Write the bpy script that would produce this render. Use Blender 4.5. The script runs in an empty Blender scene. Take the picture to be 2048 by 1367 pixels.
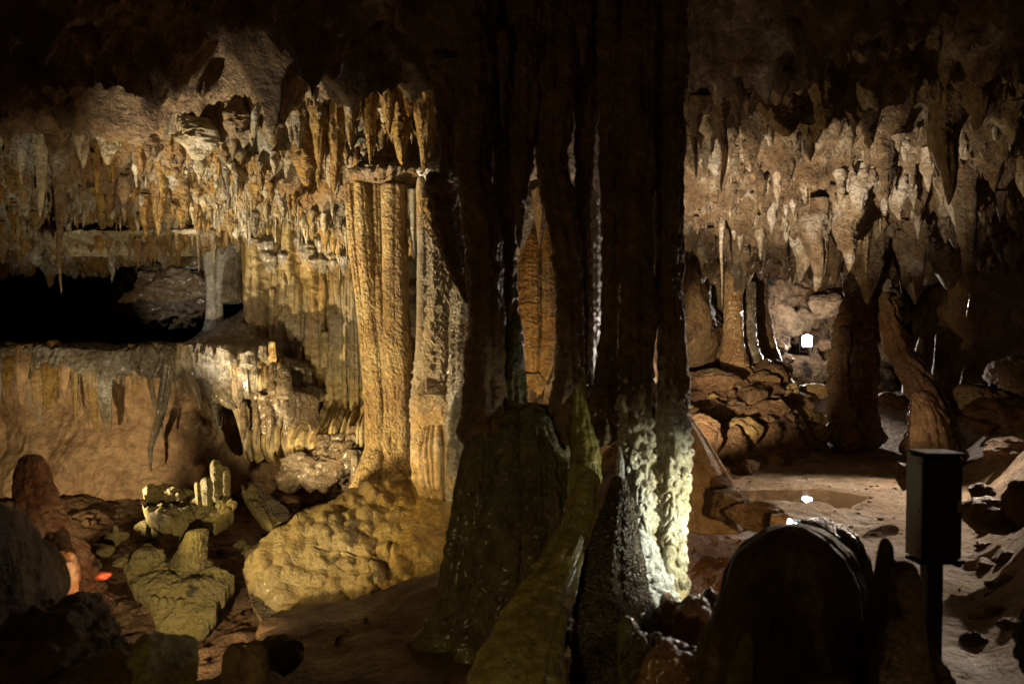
import bpy, math, random
import numpy as np
from mathutils import Vector

random.seed(7)
rng = np.random.default_rng(11)
PI = math.pi
scene = bpy.context.scene
COL = scene.collection

# ------------------------------------------------------------------ camera model
CAMZ = 2.0
HALF = 0.70                     # tan of half the horizontal field of view
S = HALF / 1024.0


def P(px, py, d):
    """World point at depth d along the direction of a photo pixel (2048 wide photo)."""
    return (np.asarray((px - 1024.0) * S * d), np.asarray(d, dtype=float) + 0.0 * np.asarray(px), np.asarray(CAMZ + (683.5 - py) * S * d))


def P3(px, py, d):
    a, b, c = P(px, py, d)
    return np.array([float(a), float(b), float(c)])


# ------------------------------------------------------------------ noise
_perm = rng.permutation(256).astype(np.int32)
_grad = rng.normal(size=(256, 3))
_grad /= np.linalg.norm(_grad, axis=1)[:, None]
_grad = _grad.astype(np.float32) * 1.5


def perlin(x, y, z, seed=0):
    x = np.asarray(x, np.float32) + np.float32(seed * 17.31)
    y = np.asarray(y, np.float32) - np.float32(seed * 5.77)
    z = np.asarray(z, np.float32) + np.float32(seed * 9.13)
    x, y, z = np.broadcast_arrays(x, y, z)
    shp = x.shape
    x = x.ravel(); y = y.ravel(); z = z.ravel()
    xi = np.floor(x).astype(np.int32); yi = np.floor(y).astype(np.int32); zi = np.floor(z).astype(np.int32)
    xf = x - xi; yf = y - yi; zf = z - zi
    u = xf * xf * xf * (xf * (xf * 6 - 15) + 10)
    v = yf * yf * yf * (yf * (yf * 6 - 15) + 10)
    w = zf * zf * zf * (zf * (zf * 6 - 15) + 10)

    def g(dx, dy, dz):
        h = _perm[(_perm[(_perm[(xi + dx) & 255] + yi + dy) & 255] + zi + dz) & 255]
        gr = _grad[h]
        return gr[:, 0] * (xf - dx) + gr[:, 1] * (yf - dy) + gr[:, 2] * (zf - dz)

    def lerp(a, b, t):
        return a + t * (b - a)
    r = lerp(lerp(lerp(g(0, 0, 0), g(1, 0, 0), u), lerp(g(0, 1, 0), g(1, 1, 0), u), v),
             lerp(lerp(g(0, 0, 1), g(1, 0, 1), u), lerp(g(0, 1, 1), g(1, 1, 1), u), v), w)
    return r.reshape(shp)


def fbm(x, y, z, octv=4, seed=0, gain=0.5, lac=2.03):
    r = 0.0; a = 1.0
    for i in range(octv):
        r = r + a * perlin(x, y, z, seed + i * 3)
        x = np.asarray(x) * lac; y = np.asarray(y) * lac; z = np.asarray(z) * lac
        a *= gain
    return r


def billow(x, y, z, octv=3, seed=0, gain=0.5):
    """rounded bumps with creases between them"""
    r = 0.0; a = 1.0
    for i in range(octv):
        r = r + a * (np.sqrt(np.abs(perlin(x, y, z, seed + i * 3)) + 1e-4) - 0.45)
        x = np.asarray(x) * 2.03; y = np.asarray(y) * 2.03; z = np.asarray(z) * 2.03
        a *= gain
    return r


def worley2(u, v, seed=0, jit=0.9):
    """F1 and F2 distances and cell id of a jittered 2D cell pattern"""
    u = np.asarray(u, np.float32); v = np.asarray(v, np.float32)
    ui = np.floor(u).astype(np.int32); vi = np.floor(v).astype(np.int32)
    f1 = np.full(u.shape, 9.0, np.float32); f2 = f1.copy(); cid = np.zeros(u.shape, np.int32)
    for du in (-1, 0, 1):
        for dv in (-1, 0, 1):
            a = ui + du; b = vi + dv
            h = _perm[(_perm[(a + seed) & 255] + b) & 255]
            h2 = _perm[(h + 71) & 255]
            cx = a + 0.5 + jit * (h / 255.0 - 0.5); cy = b + 0.5 + jit * (h2 / 255.0 - 0.5)
            d = np.hypot(u - cx, v - cy).astype(np.float32)
            nearer = d < f1
            f2 = np.where(nearer, f1, np.minimum(f2, d)); cid = np.where(nearer, h, cid); f1 = np.where(nearer, d, f1)
    return f1, f2, cid


def sstep(a, b, x):
    t = np.clip((np.asarray(x) - a) / (b - a), 0, 1)
    return t * t * (3 - 2 * t)


def smooth1(a, k):
    if k < 1:
        return a
    ker = np.hanning(2 * k + 3)[1:-1]; ker /= ker.sum()
    return np.convolve(np.pad(a, k, mode='edge'), ker, mode='valid')


# ------------------------------------------------------------------ mesh helpers
def tag(o, label=None, cat=None, group=None, kind=None):
    if label: o['label'] = label
    if cat: o['category'] = cat
    if group: o['group'] = group
    if kind: o['kind'] = kind
    return o


def mesh_obj(name, verts, quads, mat, parent=None, tris=None):
    me = bpy.data.meshes.new(name)
    verts = np.ascontiguousarray(verts, np.float32)
    me.vertices.add(len(verts)); me.vertices.foreach_set('co', verts.ravel())
    q = np.asarray(quads, np.int32).reshape(-1, 4) if quads is not None and len(quads) else np.zeros((0, 4), np.int32)
    t = np.asarray(tris, np.int32).reshape(-1, 3) if tris is not None and len(tris) else np.zeros((0, 3), np.int32)
    loops = np.concatenate([q.ravel(), t.ravel()])
    me.loops.add(len(loops)); me.loops.foreach_set('vertex_index', loops)
    n = len(q) + len(t)
    me.polygons.add(n)
    start = np.concatenate([np.arange(len(q)) * 4, len(q) * 4 + np.arange(len(t)) * 3]).astype(np.int32)
    me.polygons.foreach_set('loop_start', start)
    me.update(calc_edges=True)
    me.shade_smooth()
    if mat: me.materials.append(mat)
    o = bpy.data.objects.new(name, me)
    COL.objects.link(o)
    if parent: o.parent = parent
    return o


def grid_quads(ny, nx, wrap=False, off=0):
    j = np.arange(ny - 1)[:, None]
    i = np.arange(nx if wrap else nx - 1)[None, :]
    i2 = (i + 1) % nx
    a = j * nx + i; b = j * nx + i2; c = (j + 1) * nx + i2; d = (j + 1) * nx + i
    return (np.stack([a, b, c, d], -1).reshape(-1, 4) + off).astype(np.int32)


def grid_normals(V, wrap=False):
    if wrap:
        du = np.roll(V, -1, 1) - np.roll(V, 1, 1)
    else:
        du = np.gradient(V, axis=1)
    dv = np.gradient(V, axis=0)
    n = np.cross(du, dv)
    return n / (np.linalg.norm(n, axis=2, keepdims=True) + 1e-9)


def grid_obj(name, V, mat, wrap=False, parent=None, flip=False):
    ny, nx = V.shape[:2]
    q = grid_quads(ny, nx, wrap)
    if flip: q = q[:, ::-1]
    return mesh_obj(name, V.reshape(-1, 3), q, mat, parent)


def displaced(V, h, wrap=False, sign=1.0, rounds=1):
    n = grid_normals(V, wrap)
    return V + n * (h * sign)[..., None]


def resample(ctrl, nz, smooth=0.06):
    c = np.asarray(ctrl, float)
    seg = np.linalg.norm(np.diff(c[:, :3], axis=0), axis=1)
    s = np.concatenate([[0], np.cumsum(seg)]); L = s[-1]
    t = np.linspace(0, L, nz)
    out = np.stack([np.interp(t, s, c[:, k]) for k in range(c.shape[1])], 1)
    k = int(nz * smooth)
    if k:
        out = np.stack([smooth1(out[:, j], k) for j in range(out.shape[1])], 1)
    return out, t / L, L


def tube_verts(ctrl, na, nz, f=None, ry=1.0, rot=0.0, smooth=0.06, close0=True, close1=True, tip=0.05):
    """upright organic tube with horizontal rings; ctrl rows are x, y, z, r. f(c, s, pos, r) -> radius factor"""
    R, t, L = resample(ctrl, nz, smooth)
    th = np.linspace(0, 2 * PI, na, endpoint=False)
    c, s = np.cos(th)[None, :], np.sin(th)[None, :]
    r = R[:, 3].copy()
    if close0: r *= np.sqrt(np.clip(t / tip, 0, 1) * (2 - np.clip(t / tip, 0, 1))) + 1e-3
    if close1: r *= np.sqrt(np.clip((1 - t) / tip, 0, 1) * (2 - np.clip((1 - t) / tip, 0, 1))) + 1e-3
    x0 = R[:, 0][:, None]; y0 = R[:, 1][:, None]; z0 = R[:, 2][:, None]
    k = np.ones((nz, na))
    if f is not None:
        k = f(c, s, z0 + 0 * c, r[:, None], t[:, None] + 0 * c)
    ex = r[:, None] * k * c; ey = r[:, None] * k * s * ry
    cr, sr = math.cos(rot), math.sin(rot)
    V = np.stack([x0 + ex * cr - ey * sr, y0 + ex * sr + ey * cr, z0 + 0 * ex], -1)
    return V


def close_tube(name, V, mat, parent=None):
    nz, na = V.shape[:2]
    verts = np.concatenate([V.reshape(-1, 3), V[0].mean(0)[None], V[-1].mean(0)[None]])
    q = grid_quads(nz, na, True)
    i = np.arange(na); i2 = (i + 1) % na
    up = V[0, 0, 2] > V[-1, 0, 2]
    t0 = np.stack([i2, i, np.full(na, nz * na)], 1)
    t1 = np.stack([(nz - 1) * na + i, (nz - 1) * na + i2, np.full(na, nz * na + 1)], 1)
    tr = np.concatenate([t0, t1])
    if up: q = q[:, ::-1]; tr = tr[:, ::-1]
    return mesh_obj(name, verts, q, mat, parent, tr)


def empty(name, loc, label, cat, group=None):
    o = bpy.data.objects.new(name, None)
    COL.objects.link(o)
    o.location = Vector([float(v) for v in loc])
    o.empty_display_size = 0.1
    return tag(o, label, cat, group)


def adopt(child, parent):
    """parent an object whose mesh is in world coordinates"""
    child.parent = parent
    child.matrix_parent_inverse.identity()
    child.location = -Vector(parent.location)
    return child


_ico = {}


def ico(sub):
    if sub not in _ico:
        import bmesh
        bm = bmesh.new(); bmesh.ops.create_icosphere(bm, subdivisions=sub, radius=1.0)
        v = np.array([x.co[:] for x in bm.verts]); f = np.array([[x.index for x in p.verts] for p in bm.faces])
        bm.free(); _ico[sub] = (v, f)
    return _ico[sub]


def rock_verts(sub, seed, rough=0.25, facets=9, squash=(1, 1, 1), fine=0.04, cut=0.8):
    v, f = ico(sub)
    r = np.random.default_rng(seed)
    k = 1 + rough * perlin(v[:, 0] * 1.1, v[:, 1] * 1.1, v[:, 2] * 1.1, seed % 97) + rough * .5 * perlin(v[:, 0] * 2.3, v[:, 1] * 2.3, v[:, 2] * 2.3, seed % 89 + 5)
    for _ in range(facets):
        n = r.normal(size=3); n /= np.linalg.norm(n)
        d = cut * (0.85 + .3 * r.random())
        dot = v @ n
        lim = np.where(dot > 0.05, d / np.maximum(dot, 0.05), 9)
        # soft minimum keeps the edges worn
        k = -np.log(np.exp(-k * 14) + np.exp(-np.minimum(lim, 3) * 14)) / 14
    k = k + fine * fbm(v[:, 0] * 5, v[:, 1] * 5, v[:, 2] * 5, 4, seed % 71)
    return v * k[:, None] * np.array(squash)[None], f


def rotz(V, a):
    c, s = math.cos(a), math.sin(a)
    return np.stack([V[..., 0] * c - V[..., 1] * s, V[..., 0] * s + V[..., 1] * c, V[..., 2]], -1)


def catmull(tab, x):
    """smooth interpolation of a table of (x, y) rows"""
    t = np.asarray(tab, float)
    y = np.interp(x, t[:, 0], t[:, 1])
    return y

# ------------------------------------------------------------------ materials
def rock_mat(name, cols, scale=2.5, streak=0.0, streak_col=(0.05, 0.04, 0.03), rough=(0.35, 0.75), bump=0.6, bdist=0.012, fine=45.0,
             pop=0.0, popscale=40.0, coat=0.0, sss=0.0, tint=None, stretch=(1, 1, 1), seed=0.0, spots=None, spec=0.5, tintscale=.55):
    m = bpy.data.materials.new(name); m.use_nodes = True
    nt = m.node_tree; N = nt.nodes; L = nt.links
    bs = N['Principled BSDF']
    geo = N.new('ShaderNodeNewGeometry')
    mp = N.new('ShaderNodeMapping'); mp.inputs['Scale'].default_value = stretch; mp.inputs['Location'].default_value = (seed, seed * .7, seed * 1.3)
    L.new(geo.outputs['Position'], mp.inputs['Vector'])

    def noise(sc, det=6.0, ro=0.6, vec=None, dist=0.0):
        n = N.new('ShaderNodeTexNoise'); n.inputs['Scale'].default_value = sc; n.inputs['Detail'].default_value = det
        n.inputs['Roughness'].default_value = ro; n.inputs['Distortion'].default_value = dist
        L.new(vec or mp.outputs['Vector'], n.inputs['Vector'])
        return n.outputs['Fac']

    def ramp(fac, stops):
        r = N.new('ShaderNodeValToRGB'); e = r.color_ramp.elements
        while len(e) < len(stops): e.new(0.5)
        for i, (p, c) in enumerate(stops):
            e[i].position = p; e[i].color = (*c, 1)
        L.new(fac, r.inputs['Fac']); return r.outputs['Color']

    def mix(fac, a, b, mode='MIX'):
        x = N.new('ShaderNodeMix'); x.data_type = 'RGBA'; x.blend_type = mode
        if hasattr(fac, 'links') or hasattr(fac, 'is_linked'): L.new(fac, x.inputs[0])
        else: x.inputs[0].default_value = fac
        for k, v in ((6, a), (7, b)):
            if isinstance(v, tuple): x.inputs[k].default_value = (*v, 1)
            else: L.new(v, x.inputs[k])
        return x.outputs[2]

    n1 = noise(scale, 7.0, 0.62, dist=0.4)
    k = len(cols)
    stops = [(0.33 + 0.34 * i / max(1, k - 1), c) for i, c in enumerate(cols)]
    col = ramp(n1, stops)
    n2 = noise(scale * 7.0, 5.0, 0.65)
    v2 = ramp(n2, [(0.34, (0.42, 0.40, 0.38)), (0.66, (1.3, 1.3, 1.3))])
    col = mix(0.75, col, v2, 'MULTIPLY')
    if streak > 0:
        ms = N.new('ShaderNodeMapping'); ms.inputs['Scale'].default_value = (1, 1, 0.09)
        L.new(geo.outputs['Position'], ms.inputs['Vector'])
        ns = noise(7.0, 4.0, 0.6, ms.outputs['Vector'])
        fs = ramp(ns, [(0.52, (0, 0, 0)), (0.68, (streak, streak, streak))])
        col = mix(fs, col, streak_col)
    if tint:
        n3 = noise(tintscale, 3.0, 0.5)
        f3 = ramp(n3, [(0.46, (0, 0, 0)), (0.62, (1, 1, 1))])
        col = mix(f3, col, mix(0.8, col, tint))
    if spots:
        n4 = noise(spots[1], 4.0, 0.6)
        f4 = ramp(n4, [(spots[2], (0, 0, 0)), (spots[2] + .08, (1, 1, 1))])
        col = mix(f4, col, spots[0])
    L.new(col, bs.inputs['Base Color'])
    nr = noise(scale * 2.3, 4.0, 0.6)
    mr = N.new('ShaderNodeMapRange'); mr.inputs['From Min'].default_value = 0.3; mr.inputs['From Max'].default_value = 0.7
    mr.inputs['To Min'].default_value = rough[0]; mr.inputs['To Max'].default_value = rough[1]
    L.new(nr, mr.inputs['Value']); L.new(mr.outputs['Result'], bs.inputs['Roughness'])
    bs.inputs['Specular IOR Level'].default_value = spec
    if coat:
        bs.inputs['Coat Weight'].default_value = coat; bs.inputs['Coat Roughness'].default_value = 0.18
    if sss:
        bs.inputs['Subsurface Weight'].default_value = sss; bs.inputs['Subsurface Radius'].default_value = (1.0, .4, .15); bs.inputs['Subsurface Scale'].default_value = 0.05
    nb = noise(fine, 6.0, 0.7)
    nb2 = noise(fine * .28, 6.0, 0.68)
    nb3 = noise(fine * .09, 5.0, 0.62)
    a0 = N.new('ShaderNodeMath'); a0.operation = 'MULTIPLY_ADD'; a0.inputs[1].default_value = 3.0
    L.new(nb3, a0.inputs[0]); L.new(nb, a0.inputs[2]); nb = a0.outputs[0]
    a = N.new('ShaderNodeMath'); a.operation = 'MULTIPLY_ADD'; a.inputs[1].default_value = 1.6
    L.new(nb2, a.inputs[0]); L.new(nb, a.inputs[2])
    h = a.outputs[0]
    if pop:
        vo = N.new('ShaderNodeTexVoronoi'); vo.inputs['Scale'].default_value = popscale
        L.new(mp.outputs['Vector'], vo.inputs['Vector'])
        b = N.new('ShaderNodeMath'); b.operation = 'MULTIPLY_ADD'; b.inputs[1].default_value = -pop
        L.new(vo.outputs['Distance'], b.inputs[0]); L.new(h, b.inputs[2]); h = b.outputs[0]
    bu = N.new('ShaderNodeBump'); bu.inputs['Strength'].default_value = bump; bu.inputs['Distance'].default_value = bdist * 4.2
    L.new(h, bu.inputs['Height']); L.new(bu.outputs['Normal'], bs.inputs['Normal'])
    return m


def plain_mat(name, col, rough=0.5, metal=0.0, emit=None, emit_strength=0.0, noise=0.0):
    m = bpy.data.materials.new(name); m.use_nodes = True
    nt = m.node_tree; bs = nt.nodes['Principled BSDF']
    bs.inputs['Base Color'].default_value = (*col, 1); bs.inputs['Roughness'].default_value = rough; bs.inputs['Metallic'].default_value = metal
    if emit:
        bs.inputs['Emission Color'].default_value = (*emit, 1); bs.inputs['Emission Strength'].default_value = emit_strength
    n = nt.nodes.new('ShaderNodeTexNoise'); n.inputs['Scale'].default_value = 30; n.inputs['Detail'].default_value = 5
    tc = nt.nodes.new('ShaderNodeTexCoord'); nt.links.new(tc.outputs['Object'], n.inputs['Vector'])
    mr = nt.nodes.new('ShaderNodeMapRange'); mr.inputs['To Min'].default_value = max(.03, rough - .15); mr.inputs['To Max'].default_value = min(1, rough + .15)
    nt.links.new(n.outputs['Fac'], mr.inputs['Value']); nt.links.new(mr.outputs['Result'], bs.inputs['Roughness'])
    return m


M = {}
M['ceiling'] = rock_mat('ceiling_rock', [(0.17, 0.10, 0.045), (0.29, 0.185, 0.09), (0.38, 0.27, 0.15)], 2.2, rough=(.4, .8), bump=.9, bdist=.03, fine=22, spots=((.12, .075, .04), 4.0, .60))
M['crust'] = rock_mat('stalactite_crust', [(0.20, 0.11, 0.035), (0.40, 0.26, 0.085), (0.46, 0.41, 0.32), (0.58, 0.56, 0.51)], 3.2, rough=(.3, .75), bump=1., bdist=.02, fine=30, tint=(.30, .16, .045), tintscale=1.2, spots=((.07, .045, .025), 5.0, .6))
M['crust_pale'] = rock_mat('pale_stalactite_crust', [(0.36, 0.25, 0.11), (0.5, 0.42, 0.26), (0.62, 0.56, 0.46)], 2.2, rough=(.3, .7), bump=.8, bdist=.016, fine=38)
M['crust_ochre'] = rock_mat('ochre_stalactite', [(0.26, 0.13, 0.03), (0.45, 0.27, 0.07), (0.52, 0.36, 0.13)], 2.4, rough=(.25, .65), bump=.9, bdist=.02, fine=36)
M['brown_stal'] = rock_mat('brown_stalactite', [(0.10, 0.06, 0.028), (0.20, 0.125, 0.06), (0.31, 0.22, 0.125), (0.52, 0.44, 0.34)], 2.6, rough=(.3, .7), bump=.9, bdist=.02, fine=34)
M['pale_stal'] = rock_mat('dusty_pale_stalactite', [(0.24, 0.16, 0.08), (0.46, 0.37, 0.26), (0.62, 0.55, 0.46)], 3.0, rough=(.35, .75), bump=.8, bdist=.016, fine=34)
M['column'] = rock_mat('golden_column', [(0.28, 0.165, 0.055), (0.44, 0.295, 0.11), (0.52, 0.40, 0.20)], 2.8, streak=.6, streak_col=(.26, .18, .11), rough=(.35, .7), bump=1.0, bdist=.012, fine=34, pop=.6, popscale=34, stretch=(1, 1, .85))
M['wavy'] = rock_mat('wavy_flowstone', [(0.30, 0.18, 0.06), (0.44, 0.29, 0.11), (0.52, 0.42, 0.28)], 2.5, rough=(.25, .55), bump=.7, bdist=.02, fine=26, tint=(.34, .31, .27))
M['drape'] = rock_mat('olive_drapery', [(0.20, 0.14, 0.05), (0.32, 0.235, 0.09), (0.38, 0.30, 0.16)], 2.6, streak=.5, streak_col=(.42, .24, .09), rough=(.3, .6), bump=.5, bdist=.015, fine=26, tint=(.30, .29, .26))
M['grey'] = rock_mat('grey_flowstone', [(0.12, 0.095, 0.055), (0.23, 0.195, 0.14), (0.42, 0.39, 0.35)], 2.8, streak=.5, streak_col=(.34, .22, .09), rough=(.15, .45), bump=.7, bdist=.02, fine=24, coat=.3)
M['white'] = rock_mat('white_flowstone', [(0.48, 0.46, 0.41), (0.60, 0.59, 0.56), (0.66, 0.65, 0.63)], 3, rough=(.3, .6), bump=.7, bdist=.015, fine=34)
M['salmon'] = rock_mat('salmon_wall', [(0.26, 0.15, 0.075), (0.44, 0.28, 0.15), (0.50, 0.34, 0.19)], 1.3, streak=.4, streak_col=(.30, .19, .08), rough=(.35, .7), bump=.55, bdist=.018, fine=20)
M['dark'] = rock_mat('dark_dripstone_and_shade', [(0.08, 0.045, 0.018), (0.17, 0.10, 0.04), (0.26, 0.17, 0.075)], 2.6, streak=.5, streak_col=(.07, .045, .02), rough=(.25, .6), bump=.7, bdist=.02, fine=26)  # also on unlit walls and shafts, where it paints shade
M['darkalgae'] = rock_mat('algae_dripstone', [(0.08, 0.055, 0.02), (0.14, 0.105, 0.035), (0.17, 0.15, 0.045)], 1.8, streak=.4, streak_col=(.06, .045, .02), rough=(.12, .45), bump=.7, bdist=.02, fine=20, tint=(.10, .13, .03), coat=.25)
M['olive'] = rock_mat('olive_wet_flowstone', [(0.15, 0.115, 0.025), (0.22, 0.18, 0.04), (0.26, 0.23, 0.07)], 2.2, rough=(.1, .4), bump=.5, bdist=.02, fine=16, coat=.5)
M['mound'] = rock_mat('yellow_mound', [(0.20, 0.12, 0.03), (0.36, 0.235, 0.055), (0.40, 0.30, 0.12)], 2.6, spots=((.07, .05, .02), 6.0, .61), coat=.2, rough=(.3, .6), bump=.5, bdist=.015, fine=30, tint=(.22, .18, .10))
M['slab'] = rock_mat('slab_rock', [(0.09, 0.06, 0.02), (0.19, 0.14, 0.045), (0.30, 0.24, 0.09)], 4.5, rough=(.35, .7), bump=.9, bdist=.018, fine=36, tint=(.24, .20, .07), spots=((.05, .04, .02), 7.0, .6))
M['orange'] = rock_mat('orange_drapery', [(0.44, 0.23, 0.06), (0.60, 0.35, 0.10), (0.62, 0.42, 0.20)], 2.5, rough=(.2, .5), bump=.7, bdist=.015, fine=34)
M['glow'] = rock_mat('orange_calcite', [(0.40, 0.12, 0.03), (0.52, 0.22, 0.09), (0.55, 0.36, 0.24)], 7.0, rough=(.2, .45), bump=.4, bdist=.01, fine=30)
M['redflake'] = rock_mat('red_calcite', [(0.60, 0.08, 0.02), (0.70, 0.14, 0.04)], 8.0, rough=(.3, .5), bump=.3, bdist=.01)
M['reddish'] = rock_mat('reddish_stalagmite', [(0.10, 0.035, 0.015), (0.20, 0.08, 0.03), (0.34, 0.20, 0.11)], 3.0, rough=(.15, .5), bump=.8, bdist=.02, fine=26)
M['rubble'] = rock_mat('rubble_rock', [(0.17, 0.09, 0.04), (0.28, 0.16, 0.075), (0.38, 0.25, 0.12)], 1.9, rough=(.4, .8), bump=1.0, bdist=.03, fine=18, spots=((.42, .33, .16), 1.6, .62))
M['boulder'] = rock_mat('tan_boulder', [(0.34, 0.22, 0.09), (0.46, 0.32, 0.13), (0.52, 0.40, 0.18)], 2.0, rough=(.4, .75), bump=.9, bdist=.03, fine=20)
M['wallrock'] = rock_mat('cavern_wall', [(0.22, 0.13, 0.065), (0.38, 0.26, 0.15), (0.48, 0.37, 0.24)], .9, rough=(.35, .75), bump=1.0, bdist=.04, fine=10, spots=((.05, .04, .03), 1.4, .58))
M['wetcol'] = rock_mat('wet_brown_column', [(0.26, 0.145, 0.06), (0.40, 0.25, 0.11), (0.48, 0.34, 0.17)], 2.5, rough=(.12, .35), bump=.8, bdist=.025, fine=14, coat=.5)
M['knob'] = rock_mat('knobbly_column', [(0.10, 0.06, 0.03), (0.21, 0.13, 0.07), (0.30, 0.23, 0.15)], 3.2, rough=(.15, .4), bump=.8, bdist=.03, fine=14, tint=(.24, .12, .05))
M['floor'] = rock_mat('packed_clay', [(0.24, 0.165, 0.105), (0.33, 0.24, 0.16), (0.38, 0.29, 0.20)], .9, rough=(.55, .95), bump=.8, bdist=.012, fine=22, spots=((.16, .10, .06), 9.0, .68))
M['pit'] = rock_mat('pit_earth', [(0.10, 0.055, 0.025), (0.18, 0.10, 0.045), (0.22, 0.13, 0.06)], 1.6, rough=(.35, .75), bump=.8, bdist=.02, fine=24)
M['redpool'] = rock_mat('red_earth', [(0.20, 0.08, 0.025), (0.28, 0.12, 0.04), (0.27, 0.15, 0.06)], 1.6, rough=(.35, .7), bump=.7, bdist=.012, fine=40)
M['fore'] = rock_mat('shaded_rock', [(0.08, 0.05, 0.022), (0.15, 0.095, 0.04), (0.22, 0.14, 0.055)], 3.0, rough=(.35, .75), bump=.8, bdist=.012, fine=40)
M['algae'] = rock_mat('algae_rock', [(0.14, 0.11, 0.02), (0.26, 0.21, 0.04), (0.30, 0.27, 0.07)], 3.0, rough=(.4, .8), bump=.7, bdist=.012, fine=40)
M['redwet'] = rock_mat('wet_red_rock', [(0.16, 0.06, 0.02), (0.28, 0.13, 0.05), (0.42, 0.22, 0.13)], 4.0, rough=(.1, .35), bump=.7, bdist=.012, fine=30, coat=.4)
M['wetbrown'] = rock_mat('wet_brown_flowstone', [(0.07, 0.045, 0.02), (0.15, 0.105, 0.055), (0.27, 0.225, 0.16)], 3.2, streak=.5, streak_col=(.20, .12, .05), rough=(.12, .4), bump=.8, bdist=.016, fine=26, coat=.35)
M['sparkle'] = rock_mat('crystal_crust', [(0.10, 0.075, 0.045), (0.18, 0.14, 0.09), (0.34, 0.29, 0.22)], 4.0, rough=(.2, .5), bump=1.0, bdist=.012, fine=70, pop=1.5, popscale=70)
M['casing'] = plain_mat('black_painted_steel', (.012, .011, .010), .8)
M['casing_edge'] = plain_mat('grey_steel_lit_side', (.26, .22, .18), .6, .0)  # also the box's lit side, its light in the colour
M['housing'] = plain_mat('lamp_housing', (.02, .02, .022), .45, .3)
M['lens'] = plain_mat('lamp_lens', (.9, .9, .9), .3, 0, (0.93, .95, 1.0), 26.0)
M['lens_small'] = plain_mat('spot_lens', (.9, .9, .9), .3, 0, (0.88, .92, 1.0), 12.0)
mw = bpy.data.materials.new('puddle_water'); mw.use_nodes = True
b = mw.node_tree.nodes['Principled BSDF']
b.inputs['Base Color'].default_value = (.16, .105, .06, 1); b.inputs['Roughness'].default_value = 0.015; b.inputs['IOR'].default_value = 1.33; b.inputs['Specular IOR Level'].default_value = .8
_n = mw.node_tree.nodes.new('ShaderNodeTexNoise'); _n.inputs['Scale'].default_value = 9
_g = mw.node_tree.nodes.new('ShaderNodeNewGeometry'); mw.node_tree.links.new(_g.outputs['Position'], _n.inputs['Vector'])
_b = mw.node_tree.nodes.new('ShaderNodeBump'); _b.inputs['Strength'].default_value = .02; _b.inputs['Distance'].default_value = .01
mw.node_tree.links.new(_n.outputs['Fac'], _b.inputs['Height']); mw.node_tree.links.new(_b.outputs['Normal'], b.inputs['Normal'])
M['water'] = mw

M['lit_foot'] = rock_mat('lit_foot_column', [(0.30, 0.24, 0.12), (0.44, 0.39, 0.26), (0.58, 0.56, 0.47)], 2.4, streak=.4, streak_col=(.26, .18, .08), rough=(.2, .45), bump=.8, bdist=.012, fine=30, coat=.3)  # paler than the shaft above: lamp light put into the colour

# ------------------------------------------------------------------ the setting: ceiling, floor, walls
def zceil_smooth(x, y):
    x = np.asarray(x, float); y = np.asarray(y, float)
    z = np.full(np.broadcast(x, y).shape, 4.22)
    wl = 1 - sstep(-.2, .8, x)                       # chamber with the golden column
    ex = 0.9 * sstep(-1.9, -1.2, x) * (1 - sstep(-.6, -.1, x))
    y0 = 6.35 - .55 * ex + .5 * sstep(-2.2, -4.5, x) * 0
    y0 = y0 + .75 * ex
    zl = 4.22 - 0.80 * sstep(y0, y0 + 1.75, y) - .16 * sstep(8.2, 10.5, y) + .35 * sstep(-4.4, -6.5, x) * 0
    zr = 4.22 - 0.92 * sstep(4.2, 10.2, y) + .1 * sstep(3.0, 4.5, x)
    z = zl * wl + zr * (1 - wl)
    # the mass of rock the dark columns hang from
    bx = sstep(-.75, -.2, x) * (1 - sstep(.72, .92, x)); by = sstep(4.15, 4.6, y) * (1 - sstep(5.0, 5.5, y))
    z = z - 1.0 * bx * by
    return z


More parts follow.
